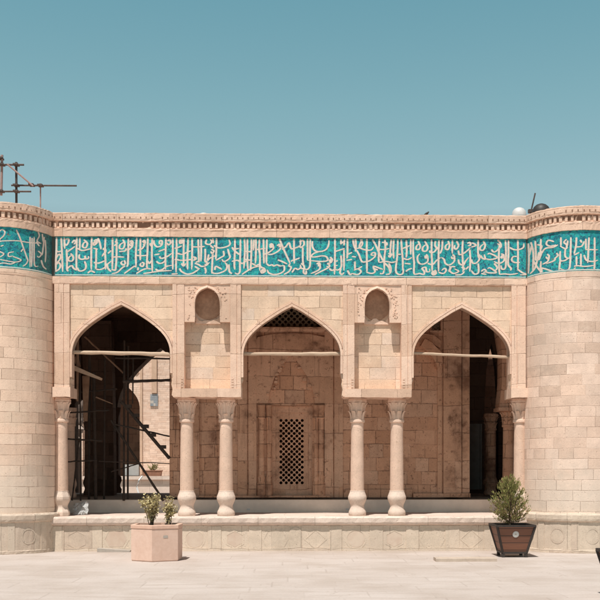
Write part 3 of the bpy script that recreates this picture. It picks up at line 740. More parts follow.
r = MB(); r.box(-6.6, 6.6, 1.85, 1.95, .6846, .955)
r.build('floor_step', M['riser'], hall)
f = MB(); f.box(-6.9, 6.9, 1.86, 8.0, .3, .965)
f.build('portico_floor', M['floor'], hall)
for px_ in (248, 348):        # little pale marks on the step
    q = MB(); q.box(X(px_ - 1.6, 1.6), X(px_ + 1.6, 1.6), 1.842, 1.849, Z(508.4, 1.85), Z(507.0, 1.85)); q.build('step_clip', M['white_paint'], hall)

# -------------------------------------------------- columns
def leaf(mb, cx, cy, ang, z0, z1, r0, r1, w, curl):
    """one carved leaf: a curved tongue leaning outwards"""
    ca, sa = cos(ang), sin(ang); n = 5; rows = []
    for i in range(n + 1):
        t = i / n
        r = r0 + (r1 - r0) * t * t + (curl if i == n else 0)
        z = z0 + (z1 - z0) * t - (curl * .5 if i == n else 0)
        ww = w * (.75 + .6 * t - 1.0 * max(0, t - .6) ** 1.2)
        rows.append([(cx + ca * (r - .004) - sa * -ww, cy + sa * (r - .004) + ca * -ww, z), (cx + ca * (r + .014), cy + sa * (r + .014), z), (cx + ca * (r - .004) - sa * ww, cy + sa * (r - .004) + ca * ww, z)])
    for i in range(n):
        for k in range(2): mb.face([rows[i][k], rows[i][k + 1], rows[i + 1][k + 1], rows[i + 1][k]])
    mb.face([rows[n][0], rows[n][1], rows[n][2], (cx + ca * (r0), cy + sa * (r0), z1 - .01)])

def column(px_, Y=.29, zb=.684, ztop=None, style=0, oct_base=False, mats=('column', 'base', 'column'), shade=None, sc=1.0):
    x = X(px_, Y); c = (x, Y, 0)
    ztop = ztop or Z(395.9)
    H = ztop - zb
    k = H / 2.376 * 1.0
    z = lambda q: zb + q * k
    s = MB()
    r0, r1 = .139 * sc, .125 * sc
    n = 8
    s.lathe([(r0 + (r1 - r0) * i / n + (.0015 if i % 2 else 0), z(.50 + (1.885 - .50) * i / n)) for i in range(n + 1)], c, 40)
    col = s.build('column', M[mats[0]], hall)
    b = MB(); seg = 8 if oct_base else 32
    pr = [(.186, .0), (.196, .012), (.198, .07), (.190, .095), (.166, .135), (.152, .17), (.149, .195), (.156, .225), (.176, .265), (.201, .315), (.209, .345), (.209, .385), (.203, .40), (.172, .474), (.168, .482), (.168, .508), (.140, .513)]
    b.lathe([(r * sc * .90, z(q)) for r, q in pr], c, seg, not oct_base, rot=pi / 8)
    b.build('base', M[mats[1]], col)
    cp = MB()
    cp.lathe([(.128 * sc, z(1.88)), (.150 * sc, z(1.89)), (.155 * sc, z(1.92)), (.148 * sc, z(1.945)), (.130 * sc, z(1.955)), (.132 * sc, z(2.0)), (.145 * sc, z(2.15)), (.175 * sc, z(2.26)), (.19 * sc, z(2.29))], c, 28)
    cp.lathe([(.178 * sc, z(2.285)), (.198 * sc, z(2.30)), (.20 * sc, z(2.335)), (.19 * sc, z(2.345)), (.19 * sc, z(2.373))], c, 8, False, rot=pi / 8)
    if style == 0:
        for q in range(8): leaf(cp, x, Y, 2 * pi * q / 8 + .2, z(1.95), z(2.12), .132 * sc, .175 * sc, .040, .012)
        for q in range(8): leaf(cp, x, Y, 2 * pi * (q + .5) / 8 + .2, z(2.06), z(2.285), .138 * sc, .188 * sc, .034, .014)
    else:
        for q in range(12): leaf(cp, x, Y, 2 * pi * q / 12 + .1, z(1.96), z(2.28), .134 * sc, .185 * sc, .020, .016)
        for q in range(6): leaf(cp, x, Y, 2 * pi * (q + .5) / 6, z(1.95), z(2.06), .132 * sc, .168 * sc, .042, .012)
    cp.build('capital', M[mats[2]], col)
    return col
column(62.6, .27, style=0, oct_base=True)
column(187.2, style=1); column(226.2, style=1); column(357.4, style=0); column(397.0, style=0)
column(521.6, .27, style=0)
# side colonnades, seen through the end arches
zt2 = 1.62 + 64 * .0222
for px_, Y, st in ((72.0, 2.2, 0), (90.0, 4.3, 0), (509.5, 2.3, 1), (491.5, 4.3, 0)):
    column(px_, Y, 1.0, 2.98, st, mats=('inner', 'inner', 'inner') if px_ > 300 else ('column', 'column', 'column') if px_ < 80 else ('soot_and_shade', 'soot_and_shade', 'soot_and_shade'), sc=.95 if px_ > 300 else .72)

# -------------------------------------------------- inner chamber front
YC = 2.2
def Xc(px_): return X(px_, YC)
def Zc(py_): return Z(py_, YC)
ZR = 5.75
ch = MB()
# plain wall with door recess and upper grille opening
outer = [(Xc(170), 1.0), (Xc(272), 1.0), (Xc(272), Zc(404)), (Xc(312.5), Zc(404)), (Xc(312.5), 1.0), (Xc(466), 1.0), (Xc(466), ZR), (Xc(170), ZR)]
gr = [(Xc(262), Zc(325.5)), (Xc(321), Zc(325.5)), (Xc(321), Zc(296)), (Xc(262), Zc(296))]
gr2 = [(Xc(432), Zc(328.5)), (Xc(441), Zc(328.5)), (Xc(441), Zc(317)), (Xc(432), Zc(317))]
ch.prism(outer, YC, YC + .4, holes=[gr, gr2])
cham = ch.build('chamber_wall', M['inner'], hall)
sw = MB()
sw.box(Xc(170), Xc(170) + .4, YC + .401, 8.0, 1.0, ZR)
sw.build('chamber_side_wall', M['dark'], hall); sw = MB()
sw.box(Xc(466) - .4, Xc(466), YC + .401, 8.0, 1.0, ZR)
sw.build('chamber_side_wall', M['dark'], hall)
# strips, pilasters and groove lines on the chamber front
def strip(a, b, y0, y1, out, mat='inner_smooth', name='wall_pilaster', ch_=None):
    s = MB()
    s.box(Xc(a), Xc(b), YC - out, YC + .001, Zc(y1) if y1 < 497 else 1.001, Zc(y0))
    return s.build(name, M[mat], cham)
strip(248.5, 256.5, 330, 497, .06); strip(324.5, 333, 330, 497, .06)
strip(238, 247.3, 330, 497, .02); strip(334.2, 343, 330, 497, .02)
strip(443.5, 461.5, 300, 492, .07); strip(462.6, 470, 300, 494, .04); strip(437.8, 442.3, 362, 494, .03); strip(413, 470.2, 492, 497, .12, 'inner', 'wall_footing')
strip(171, 180, 300, 497, .05, 'inner'); strip(181.5, 199.5, 330, 497, .03); strip(202, 217, 372, 497, .03, 'inner')
strip(344, 412, 488, 497, .05, 'inner', 'wall_footing'); strip(200, 330, 494, 497, .16, 'inner', 'wall_footing')
# cornice under the grille
s = MB(); s.sweep([(.0, Zc(331)), (.03, Zc(330)), (.07, Zc(328)), (.07, Zc(326.2)), (.0, Zc(325.6))], [(Xc(238) + (Xc(345) - Xc(238)) * i / 30, YC, 0, -1) for i in range(31)], jit=.006)
s.build('inner_cornice', M['inner_smooth'], cham)
# blind arch of stepped stone above the door
bl = MB(); cx = 291.5
tri = [(252, 402), (252, 345), (258, 336), (272, 333), (291.5, 332), (311, 333), (325, 336), (331, 345), (331, 402), (315, 402), (313, 390), (309, 378), (301, 366), (295, 357), (291.5, 350), (288, 357), (281, 366), (274, 378), (270, 390), (268, 402)]
bl.prism([(Xc(a), Zc(b)) for a, b in tri], YC - .05, YC + .001)
b2 = bl; rg = random.Random(5)
for j in range(26):
    t = rg.random(); sgn = rg.choice((-1, 1))
    a = cx + sgn * (3 + 22 * t + rg.uniform(-2, 2)); b_ = 352 + 48 * t + rg.uniform(-3, 3)
    rr_ = rg.uniform(1.0, 2.6)
    pts = [(Xc(a) + rr_ * .022 * cos(q * 2 * pi / 6 + t), Zc(b_) + rr_ * .022 * sin(q * 2 * pi / 6 + t) * .8) for q in range(6)]
    b2.prism(pts, YC - .075 - rg.uniform(0, .03), YC + .001)
bl.build('blind_arch', M['inner_smooth'], cham)
# engaged colonnettes at the door
for (pc, lo, hi, rad) in ((261.5, 494, 404, .065), (269.0, 494, 404, .05), (316.0, 494, 404, .05), (321.0, 494, 404, .065)):
    q = MB()
    q.lathe([(rad * 1.55, 1.001), (rad * 1.55, 1.3), (rad * 1.1, 1.36), (rad * 1.35, 1.45), (rad, 1.50), (rad, Zc(hi) - .3), (rad * 1.3, Zc(hi) - .28), (rad * 1.0, Zc(hi) - .22), (rad * 1.5, Zc(hi))], (Xc(pc), YC - .03, 0), 14)
    q.build('colonnette', M['inner'], cham)
# door frame and lattice
fr = MB(); YD = YC + .14
hw = (Xc(278.2), Xc(305.0), Zc(484), Zc(416))
fr.prism([(Xc(271.8), 1.0), (Xc(312.7), 1.0), (Xc(312.7), Zc(403.8)), (Xc(271.8), Zc(403.8))], YD, YD + .1, holes=[[(hw[0], hw[2]), (hw[1], hw[2]), (hw[1], hw[3]), (hw[0], hw[3])]])
fr.box(Xc(271.9), Xc(275.5), YD - .05, YD - .001, 1.001, Zc(404.2)); fr.box(Xc(308.8), Xc(312.6), YD - .05, YD - .001, 1.001, Zc(404.2)); fr.box(Xc(275.6), Xc(308.7), YD - .04, YD - .001, Zc(411), Zc(404.3))
fr.box(Xc(275.6), Xc(308.7), YD - .03, YD - .001, 1.001, Zc(490.5))
fo = fr.build('door_surround', M['inner_smooth'], cham)
def lattice(x0, x1, z0, z1, p, rh, y, th, seg=8):
    mb = MB()
    nx = int(round((x1 - x0) / p)); nz = int(round((z1 - z0) / p)); px_ = (x1 - x0) / nx; pz = (z1 - z0) / nz
    def cell(cx, cz):
        dia = [(px_ / 2 * cos(2 * pi * k / 8) if k % 2 == 0 else px_ / 4 * (1 if cos(2 * pi * k / 8) > 0 else -1),
                pz / 2 * sin(2 * pi * k / 8) if k % 2 == 0 else pz / 4 * (1 if sin(2 * pi * k / 8) > 0 else -1)) for k in range(8)]
        ho = [(rh * cos(2 * pi * k / 8), rh * sin(2 * pi * k / 8)) for k in range(8)]
        cl = lambda a, b: (min(max(cx + a, x0), x1), min(max(cz + b, z0), z1))
        for k in range(8):
            k2 = (k + 1) % 8
            D1, D2, H1, H2 = cl(*dia[k]), cl(*dia[k2]), cl(*ho[k]), cl(*ho[k2])
            mb.face([(D1[0], y, D1[1]), (D2[0], y, D2[1]), (H2[0], y, H2[1]), (H1[0], y, H1[1])][::-1])
            mb.face([(H1[0], y, H1[1]), (H2[0], y, H2[1]), (H2[0], y + th, H2[1]), (H1[0], y + th, H1[1])][::-1])
    for i in range(nx + 1):
        for j in range(nz + 1):
            if 0 < i < nx and 0 < j < nz: cell(x0 + i * px_, z0 + j * pz)
            elif i in (0, nx) or j in (0, nz):
                # half cells at the border stay solid
                cx_, cz_ = x0 + i * px_, z0 + j * pz
                d = [(min(max(cx_ + a, x0), x1), min(max(cz_ + b, z0), z1)) for a, b in ((px_ / 2, 0), (0, pz / 2), (-px_ / 2, 0), (0, -pz / 2))]
                u = []
                for q in d:
                    if not u or q != u[-1]: u.append(q)
                if len(set(u)) >= 3: mb.face([(a, y, b) for a, b in u])
    for i in range(nx):
        for j in range(nz): cell(x0 + (i + .5) * px_, z0 + (j + .5) * pz)
    return mb
lattice(hw[0], hw[1], hw[2], hw[3], .119, .0355, YD + .02, .05).build('lattice_screen', M['inner_smooth'], fo)
M['grille'] = plain_mat('olive_stone_grille', (.155, .125, .085), (.22, .175, .12), .9, 14, bump=.3)
lattice(Xc(262), Xc(321), Zc(325.5), Zc(296), .13, .037, YC + .15, .05).build('upper_grille', M['grille'], cham)
lattice(Xc(432), Xc(441), Zc(328.5), Zc(317), .09, .028, YC + .08, .05).build('upper_grille', M['grille'], cham)
wf = MB()
wf.box(Xc(430), Xc(443), YC - .05, YC - .001, Zc(331), Zc(328.7)); wf.box(Xc(441.2), Xc(443), YC - .05, YC - .001, Zc(328.6), Zc(315))
wf.build('grille_frame', M['inner_smooth'], cham)
# broken corbel in the right bay
cb = MB()
cb.prism([(Xc(a), Zc(b)) for a, b in ((420, 345), (424, 338), (431, 342), (441, 352), (442, 362), (437, 368), (433, 358), (427, 351))], YC - .22, YC + .002)
cb.prism([(Xc(a), Zc(b)) for a, b in ((413, 338), (421, 332), (434, 334), (441, 340), (440, 347), (430, 341), (419, 343))], YC - .12, YC + .001)
cb.build('broken_corbel', M['inner'], cham)
# dark room behind the lattice
rm = MB(); rm.box(Xc(255), Xc(330), 4.6, 4.7, 1.0, ZR)
rm.build('chamber_back_wall', M['soot_and_shade'], hall)

# -------------------------------------------------- corridors, vault, rear and side walls
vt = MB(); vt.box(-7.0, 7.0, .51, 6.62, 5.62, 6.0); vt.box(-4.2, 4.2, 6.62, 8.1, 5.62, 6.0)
vt.box(4.2, 7.0, 6.621, 7.25, 5.62, 7.6)  # unseen tall block added to keep sun off the court wall
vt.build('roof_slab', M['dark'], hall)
YR = 6.5
def arch_gen(x0, x1, zs, za, n=14):
    cx_ = (x0 + x1) / 2; hw_ = (x1 - x0) / 2
    half = [(48.6, 0), (48.2, 5), (46.6, 11), (43.2, 17.5), (37, 24.5), (28, 32), (17, 39.4), (8, 45), (0, 49)]
    h = catmull(half, 3)
    L = [(cx_ - a / 48.6 * hw_, zs + b / 49 * (za - zs)) for a, b in h]
    return L + [(2 * cx_ - a, b) for a, b in L[::-1][1:]]
XR = lambda q: X(q, YR)
ar = arch_gen(XR(118), XR(204), Z(412, YR), Z(347, YR))
poly = [(XR(76), 1.0), (XR(76), 3.35), (XR(80), 3.5), (XR(87), 3.4), (XR(88), 1.0), (XR(118), 1.0)] + ar + [(XR(204), 1.0), (-2.3, 1.0), (-2.3, 5.7), (-6.9, 5.7), (-6.9, 1.0)]
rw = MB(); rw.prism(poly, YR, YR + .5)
rw.build('rear_wall', M['soot_and_shade'], hall)
ec = MB(); ec.lathe([(.16, 1.0), (.17, 1.1), (.12, 1.2), (.17, 1.33), (.16, 1.42), (.09, 1.5), (.085, 3.0), (.12, 3.1), (.15, 3.25)], (XR(116.6), YR - .05, 0), 16)
ec.build('engaged_column', M['soot_and_shade'], hall)
# left pier standing before the jamb (dark, unlit stone)
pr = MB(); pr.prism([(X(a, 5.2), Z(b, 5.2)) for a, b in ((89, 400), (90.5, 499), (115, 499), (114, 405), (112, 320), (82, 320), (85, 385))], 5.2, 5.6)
pr.build('corridor_pier', M['soot_and_shade'], hall)
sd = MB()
sd.box(-7.2, -6.9, 1.5, 6.5, .3, 5.7); sd.build('side_wall', M['dark'], hall); sd = MB(); sd.box(6.9, 7.2, 1.5, 8.0, .3, 5.7)  # left wall is unseen, added to keep the corridor dark
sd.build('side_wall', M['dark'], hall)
# right corridor: dark rear wall with a narrow pointed slit, grey door leaf
XQ = lambda q: X(q, 5.6)
sl = [(XQ(485.4), 1.0), (XQ(485.2), Z(400, 5.6)), (XQ(487.4), Z(368, 5.6)), (XQ(489.6), Z(353, 5.6)), (XQ(492.4), Z(341, 5.6)), (XQ(495.4), Z(353, 5.6)), (XQ(497.6), Z(368, 5.6)), (XQ(499.5), Z(400, 5.6)), (XQ(499.3), 1.0)]
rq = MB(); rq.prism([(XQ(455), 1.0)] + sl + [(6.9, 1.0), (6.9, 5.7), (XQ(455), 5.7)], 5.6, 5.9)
rq.build('rear_wall', M['soot_and_shade'], hall)
rb = MB(); rb.box(3.0, 9.5, 8.4, 8.6, .0, 5.6)
rb.build('court_wall', M['inner'], hall)
dl = MB(); dl.box(X(468.5, 5), X(482.5, 5), 5.0, 5.05, 1.12, Z(422, 5)); dl.box(X(481, 5), X(482.5, 5), 4.97, 4.999, 1.12, Z(422, 5))
M['door_grey'] = plain_mat('dull_grey_door', (.20, .19, .18), (.15, .14, .13), .8, 5)
dl.build('door_leaf', M['door_grey'], hall)
# pier above the nearer side column (right) with small corbel head
pr = MB()
pr.prism([(X(a, 2.1), Z(b, 2.1)) for a, b in ((500.5, 407), (503, 380), (503, 350), (499, 325), (492, 305), (540, 300), (540, 407))], 2.1, 2.6)
pr.box(X(499.5, 2.1), X(540, 2.1), 2.06, 2.65, Z(409, 2.1), Z(405.5, 2.1) - .001)
pr.build('arcade_pier', M['inner'], hall)

# wooden ties across the arches
def pole(name, pts, rad, mat, parent, seg=8, wob=.0, n=10):
    a, b = Vector(pts[0]), Vector(pts[-1]); rg = random.Random(int(abs(a.x * 977 + b.z * 331)))
    P = [a + (b - a) * i / n + Vector((0, rg.uniform(-wob, wob), rg.uniform(-wob, wob))) for i in range(n + 1)]
    R = [rad * rg.uniform(.86, 1.1) for _ in P] if wob else [rad] * len(P)
    mb = MB(); mb.tube(P, R, seg)
    return mb.build(name, mat, parent)
def P3(px_, py_, Y): return (X(px_, Y), Y, Z(py_, Y))
pole('tie_beam', [P3(73, 351.2, .14), P3(171, 353.4, .14)], .042, M['wood_pale'], hall, wob=.008)
pole('tie_beam', [P3(243.5, 352.6, .14), P3(340.5, 352.4, .14)], .040, M['wood_pale'], hall, wob=.006)
pole('tie_beam', [P3(414, 351.6, .14), P3(512, 355.0, .14)], .030, M['wood_pale'], hall, wob=.005)

# -------------------------------------------------- scaffolding inside the left arch
sc = empty('interior_scaffolding', 'dark wooden scaffolding poles and boards inside the left arch', 'scaffolding', (X(105, 1.6), 1.6, 1.0))
dk = M['wood_dark']
for a, b, Y, r_ in (((116, 357), (171, 357.6), 1.3, .022), ((124, 380.5), (171, 379), 1.4, .034), ((60, 437), (103, 439.5), 1.5, .02), ((60, 461), (98, 458.5), 1.5, .018),
                    ((80.5, 437), (73.5, 499), 1.6, .016), ((81, 345), (82, 499), 1.7, .017), ((125.2, 340), (124.6, 499.3), 1.8, .024), ((129, 345), (128.6, 499.3), 1.9, .021),
                    ((116, 423), (170, 435), 1.5, .018), ((112, 419), (164, 499), 1.7, .026), ((91, 352), (90, 499), 2.0, .03), ((106, 350), (105, 499), 2.1, .024)):
    pole('pole', [P3(*a, Y), P3(*b, Y)], r_, dk, sc, wob=.006)
for a, b, Y, r_, mm in (((95, 372), (97, 499), 1.9, .035, 'wood_dark'), ((62, 412), (110, 409), 1.7, .018, 'wood_dark'),
                        ((70, 392), (118, 388), 1.9, .022, 'wood_dark'), ((112, 470), (140, 462), 1.8, .014, 'wood_dark'),
                        ((134, 357), (133.4, 402), 1.5, .016, 'wood_dark'), ((100, 460), (170, 462), 1.5, .011, 'wood_dark'),
                        ((79, 330), (78.5, 400), 1.3, .03, 'wood_mid'), ((86, 336), (124, 372), 2.0, .02, 'wood_mid')):
    pole('pole', [P3(*a, Y), P3(*b, Y)], r_, M[mm], sc, wob=.008)
# cleated ladder pole
ml = MB(); a, b = Vector(P3(122, 400, 1.4)), Vector(P3(170, 457, 1.4))
ml.tube([a + (b - a) * i / 8 for i in range(9)], .038, 8)
for t in (.28, .47, .62, .83, .12):
    q = a + (b - a) * t; ml.box(q.x - .02, q.x + .10, q.y - .05, q.y + .05, q.z + .0, q.z + .075)
ml.build('cleated_pole', dk, sc)
def board(a, b, Y, w, th, mat):
    a, b = Vector(P3(*a, Y)), Vector(P3(*b, Y)); d = (b - a).normalized(); n = Vector((-d.z, 0, d.x)) * th
    mb = MB()
    for y0, y1 in ((Y, Y + w),):
        A = [a - n, b - n * .5, b + n * .5, a + n]
        F = [(p.x, y0, p.z) for p in A]; B = [(p.x, y1, p.z) for p in A]
        mb.face(F); mb.face(B[::-1])
        for i in range(4): mb.face([F[i], B[i], B[(i + 1) % 4], F[(i + 1) % 4]])
    return mb.build('board', mat, sc)
board((74, 366.5), (101, 377.5), 1.2, .25, .05, M['wood_pale'])
board((87, 375), (86.5, 420), 1.7, .06, .075, M['wood_mid'])
board((97, 396), (113, 402.5), 1.6, .1, .016, M['wood_mid'])
board((76, 356), (80, 366), 1.3, .1, .06, M['wood_mid'])

# crumpled plastic on the ledge
pf = MB(); rg = random.Random(9); nx_, nz_ = 9, 7; G = []
for j in range(nz_):
    row_ = []
    for i in range(nx_):
        t = j / (nz_ - 1); s_ = i / (nx_ - 1)
        row_.append((X(75 + 15 * s_ - 2 * t + rg.uniform(-.8, .8), .7), .62 + .25 * t + rg.uniform(-.06, .06), .69 + .27 * t * (1 - .35 * abs(s_ - .7)) + rg.uniform(0, .02)))
    G.append(row_)
for j in range(nz_ - 1):
    for i in range(nx_ - 1): pf.face([G[j][i], G[j][i + 1], G[j + 1][i + 1], G[j + 1][i]])
tag(pf.build('plastic_sheet', M['film']), 'crumpled translucent plastic sheet lying on the ledge beside the leftmost column', 'plastic sheet')

# -------------------------------------------------- courtyard behind, seen through the left arch
YF = 24.0
XF = lambda q: X(q, YF)
ZF = lambda q: Z(q, YF)
cwall = empty('courtyard_wall', 'sunlit pale brick courtyard wall with a dark pointed niche seen through the left arch', 'wall', (XF(140), YF, 0))
ar = arch_gen(XF(84), XF(140.5), ZF(408), ZF(374))
bw = MB(); bw.prism([(-24, 0), (XF(84), 0)] + ar + [(XF(140.5), 0), (8, 0), (8, 8.2), (-24, 8.2)], YF, YF + .6)
bw.build('brick_face', M['brick'], cwall)
nb = MB(); nb.box(XF(70), XF(155), YF + 3.0, YF + 3.2, 0, 6.5); nb.box(XF(70), XF(155), YF + .6, YF + 3.0, 6.2, 6.5); nb.box(XF(70), XF(82), YF + .61, YF + 2.99, 0, 6.19); nb.box(XF(143), XF(155), YF + .61, YF + 2.99, 0, 6.19)
nb.build('niche_recess', M['dark'], cwall)
wn = MB(); wn.box(XF(124), XF(138.5), YF + .3, YF + .5, ZF(474), ZF(463)); wn.build('window', M['grey_paint'], cwall)
# diamond brick relief
dr = MB()
for i in range(-3, 8):
    for j in range(-5, 9):
        cx_, cz_ = XF(131) + i * .27, ZF(362) + j * .27 + .135 * (i % 2)
        if cx_ > XF(140) or cz_ < ZF(376) + max(0, (XF(131) - cx_)) * .6: continue
        if cx_ > XF(134) and cz_ < ZF(384) + .3: continue
        o = [(cx_, cz_ - .125), (cx_ + .125, cz_), (cx_, cz_ + .125), (cx_ - .125, cz_)]; n_ = [(cx_ + (a - cx_) * .6, cz_ + (b - cz_) * .6) for a, b in o]
        dr.prism(o, YF - .03, YF - .001, holes=[n_], back=False)
M['brick_red'] = plain_mat('reddish_brick', (.52, .35, .25), (.6, .42, .31), .9, 9)
dr.build('diamond_brickwork', M['brick_red'], cwall)
ps = MB(); ps.box(XF(141), XF(143.2), YF - .06, YF - .001, 1.4, 8.1); ps.box(XF(152.5), XF(157.5), YF - .1, YF - .001, ZF(392), ZF(356)); ps.build('brick_strip', M['brick_red'], cwall)
M['sign'] = masonry('blue_tile_sign', .12, .12, (.22, .25, .28), (.33, .34, .35), (.46, .42, .38), (.3, .3, .3), .01, .5, (.3, .3, .35), .2, seed=20)
sg = MB(); sg.box(XF(151), XF(158.5), YF - .05, YF - .001, ZF(405), ZF(393)); sg.build('blue_tile_panel', M['sign'], cwall)
YT = 21.0
tw_ = MB(); tw_.box(-16, -1, YT, YF - .2, 0, Z(476, YT)); tw_.box(-16, -1, YT - .12, YT - .001, Z(478, YT), Z(474.6, YT))
tag(tw_.build('terrace_wall', M['ledge']), 'low pale terrace wall with a projecting coping in the courtyard behind the left arch', 'wall')
fb = empty('flower_box', 'small brown flower box on the terrace behind the left arch', 'planter', (X(151, YT), YT + .3, Z(474.6, YT)))
zf0 = Z(475.4, YT)
M['clay'] = plain_mat('brown_clay', (.34, .17, .11), (.26, .13, .085), .85, 8)
q = MB(); xa_, xb_ = X(142.5, YT), X(161.5, YT)
q.prism([(xa_ + .05, Z(476, YT) + .003), (xb_ - .05, Z(476, YT) + .003), (xb_, zf0 + .24), (xa_, zf0 + .24)], YT + .15, YT + .5)
q.build('box', M['clay'], fb)
q = MB(); q.box(xa_ - .02, xb_ + .02, YT + .13, YT + .52, zf0 + .2401, zf0 + .275); q.build('rim', M['clay'], fb)
pm = MB(); rg = random.Random(21); cx_ = X(152, YT); z0_ = zf0 + .27
for j in range(34):
    th = rg.uniform(0, 2 * pi); ln = rg.uniform(.28, .52); up_ = rg.uniform(.35, 1.0)
    p_ = Vector((cx_ + rg.uniform(-.1, .1), YT + .32, z0_)); d = Vector((cos(th) * (1.15 - up_ * .7), sin(th) * .4, up_))
    q1 = p_ + d * ln * .6; q2 = p_ + d * ln + Vector((cos(th) * .1, 0, -.1)); w_ = Vector((-sin(th) * .3 + .3, .2, 0)).normalized() * .018
    u_ = [(rg.random(), rg.random())] * 4
    pm.face([p_ - w_ * .5, p_ + w_ * .5, q1 + w_, q1 - w_], u_); pm.face([q1 - w_, q1 + w_, q2], u_[:3])
tag(pm.build('palm_plant', M['palm']), 'small spiky palm plant growing in the flower box behind the left arch', 'plant')
hs = MB(); hs.tube([P3(143, 474.5, 20), P3(139.5, 479, 19.9), P3(137.5, 486, 19.8), P3(140, 494, 19.7), P3(146, 501, 19.6)], .035, 6)
tag(hs.build('garden_hose', M['white_paint']), 'pale hose hanging down the terrace wall behind the left arch', 'hose')
# carved pale column standing outside, in the narrow gap at the left
oc = empty('carved_column', 'pale carved stone column outside, in the narrow gap right of the left tower', 'column', (X(79, 8.5), 8.5, 0))
q = MB(); q.lathe([(.12, .95), (.115, Z(432, 8.5))], (X(79, 8.5), 8.5, 0), 16); q.build('shaft', M['ledge'], oc)
q = MB(); q.lathe([(.13, Z(432, 8.5)), (.19, Z(428, 8.5)), (.13, Z(424, 8.5)), (.18, Z(419, 8.5)), (.14, Z(415, 8.5)), (.2, Z(409, 8.5)), (.22, Z(403, 8.5)), (.2, Z(392, 8.5))], (X(79, 8.5), 8.5, 0), 16); q.build('capital', M['ledge'], oc)
q = MB(); q.box(X(72, 8.5), X(86, 8.5), 8.25, 8.75, 0, .949); q.build('pedestal', M['clay'], oc)

# -------------------------------------------------- on the roof
YS = .35
rs = empty('roof_scaffold', 'rusty pipe scaffold standing on the roof of the left tower', 'scaffolding', (X(20, YS), YS, ZT - .03))
sd_, pk = M['steel_dark'], M['pipe_pink']
for a, b, r_, m_, dy in (((4.4, 156), (3.6, 196), .026, pk, 0), ((18.4, 163), (18.6, 214), .024, sd_, .05), ((42.3, 184), (42.2, 214), .014, pk, .05),
                         ((-14, 165.6), (26, 165.5), .020, sd_, -.05), ((-14, 192.2), (33, 192), .018, sd_, -.05), ((13.5, 186), (78, 185.9), .018, sd_, 0), ((9.5, 165), (35, 186.5), .018, pk, -.1),
                         ((-12, 160), (-12, 214), .024, sd_, .05)):
    pole('pipe', [P3(*a, YS + dy), P3(*b, YS + dy)], r_, m_, rs, n=4)
for (a, b) in ((4.2, 165.6), (18.4, 165.6), (33.6, 185.6), (42.3, 186), (18.4, 186), (18.5, 192), (3.6, 192), (3, 159.5)):
    x_, y_, z_ = P3(a, b, YS); q = MB()
    q.lathe([(.028, -.03), (.042, -.015), (.042, .02), (.028, .035)], (x_, y_, z_), 8); q.box(x_ - .05, x_ + .05, y_ - .08, y_ + .08, z_ - .015, z_ + .015)
    q.build('clamp', sd_, rs)
YW = .9
wl = empty('white_dome_lamp', 'white rounded dome on a grey base on the roof edge beside the right tower', 'lamp', (X(520, YW), YW, ZT - .05))
q = MB(); x_, z_ = X(520.3, YW), Z(213.5, YW)
q.lathe([(.15, 0), (.15, .05), (.135, .11), (.10, .155), (.05, .18), (0, .188)], (x_, YW, z_), 24); q.build('dome', M['white_paint'], wl)
q = MB(); q.lathe([(.16, -.13), (.16, -.001)], (x_, YW, z_), 24); q.build('base', M['grey_paint'], wl)
bd = empty('black_dome_lamp', 'larger black rounded dome on the roof of the right tower', 'lamp', (X(542.5, .2), .2, ZT - .03))
q = MB(); x_, z_ = X(542.6, .2), Z(209.5, .2)
q.lathe([(.185, 0), (.18, .05), (.15, .11), (.10, .155), (.05, .175), (0, .18)], (x_, .2, z_), 24); q.build('dome', M['black_paint'], bd)
q = MB(); q.lathe([(.17, ZT - .03 - z_), (.17, -.001)], (x_, .2, z_), 20); q.build('base', M['steel_dark'], bd)
st = empty('roof_pole', 'thin dark pole leaning between the white dome and the black dome', 'pole', (X(531, .4), .4, ZT - .03))
pole('rod', [P3(530.6, 216, .4), P3(536.6, 190, .4)], .016, M['steel_dark'], st, n=3)
q = MB(); a = Vector(P3(532, 208, .4)); q.box(a.x - .05, a.x + .05, .36, .44, a.z - .04, a.z + .03); q.build('bracket', M['steel_dark'], st)
bm_ = MB(); rg = random.Random(4); x_ = X(203.5)
bm_.lathe([(.05, 0), (.062, .012), (.055, .03), (.03, .042), (0, .046)], (x_, .1, ZT + .0005), 9, rot=.3, sx=1.3)
tag(bm_.build('white_lump', M['white_paint']), 'small white lump lying on the edge of the flat roof', 'stone')
# dark bird sitting on the roof edge
bx_, bz_ = X(427.3), ZT
q = MB()
q.tube([(bx_ - 0.0527, .02, bz_ + 0.0252), (bx_ - 0.0310, .02, bz_ + 0.0288), (bx_ - 0.0093, .02, bz_ + 0.0374), (bx_ + 0.0124, .02, bz_ + 0.0475), (bx_ + 0.0248, .02, bz_ + 0.0612), (bx_ + 0.0322, .02, bz_ + 0.0720), (bx_ + 0.0422, .02, bz_ + 0.0706), (bx_ + 0.0521, .02, bz_ + 0.0662)],
       [.006, .013, .023, .025, .016, .014, .009, .002], 10)
brd = q.build('bird', M['black_paint']); tag(brd, 'tiny dark bird perched on the roof edge above the right arch', 'bird')
q = MB()
for s_ in (-1, 1): q.tube([(bx_ + 0.0031, .02 + s_ * .012, bz_ + 0.0000), (bx_ + 0.0050, .02 + s_ * .012, bz_ + 0.0288)], .004, 5)
q.build('legs', M['steel_dark'], brd)

# -------------------------------------------------- planters and stones in the court
def at_ground(px_, py_): d = 1620.0 / (py_ - 468.0); return (px_ - 291.0) * d / 1000.0, d - D0, d
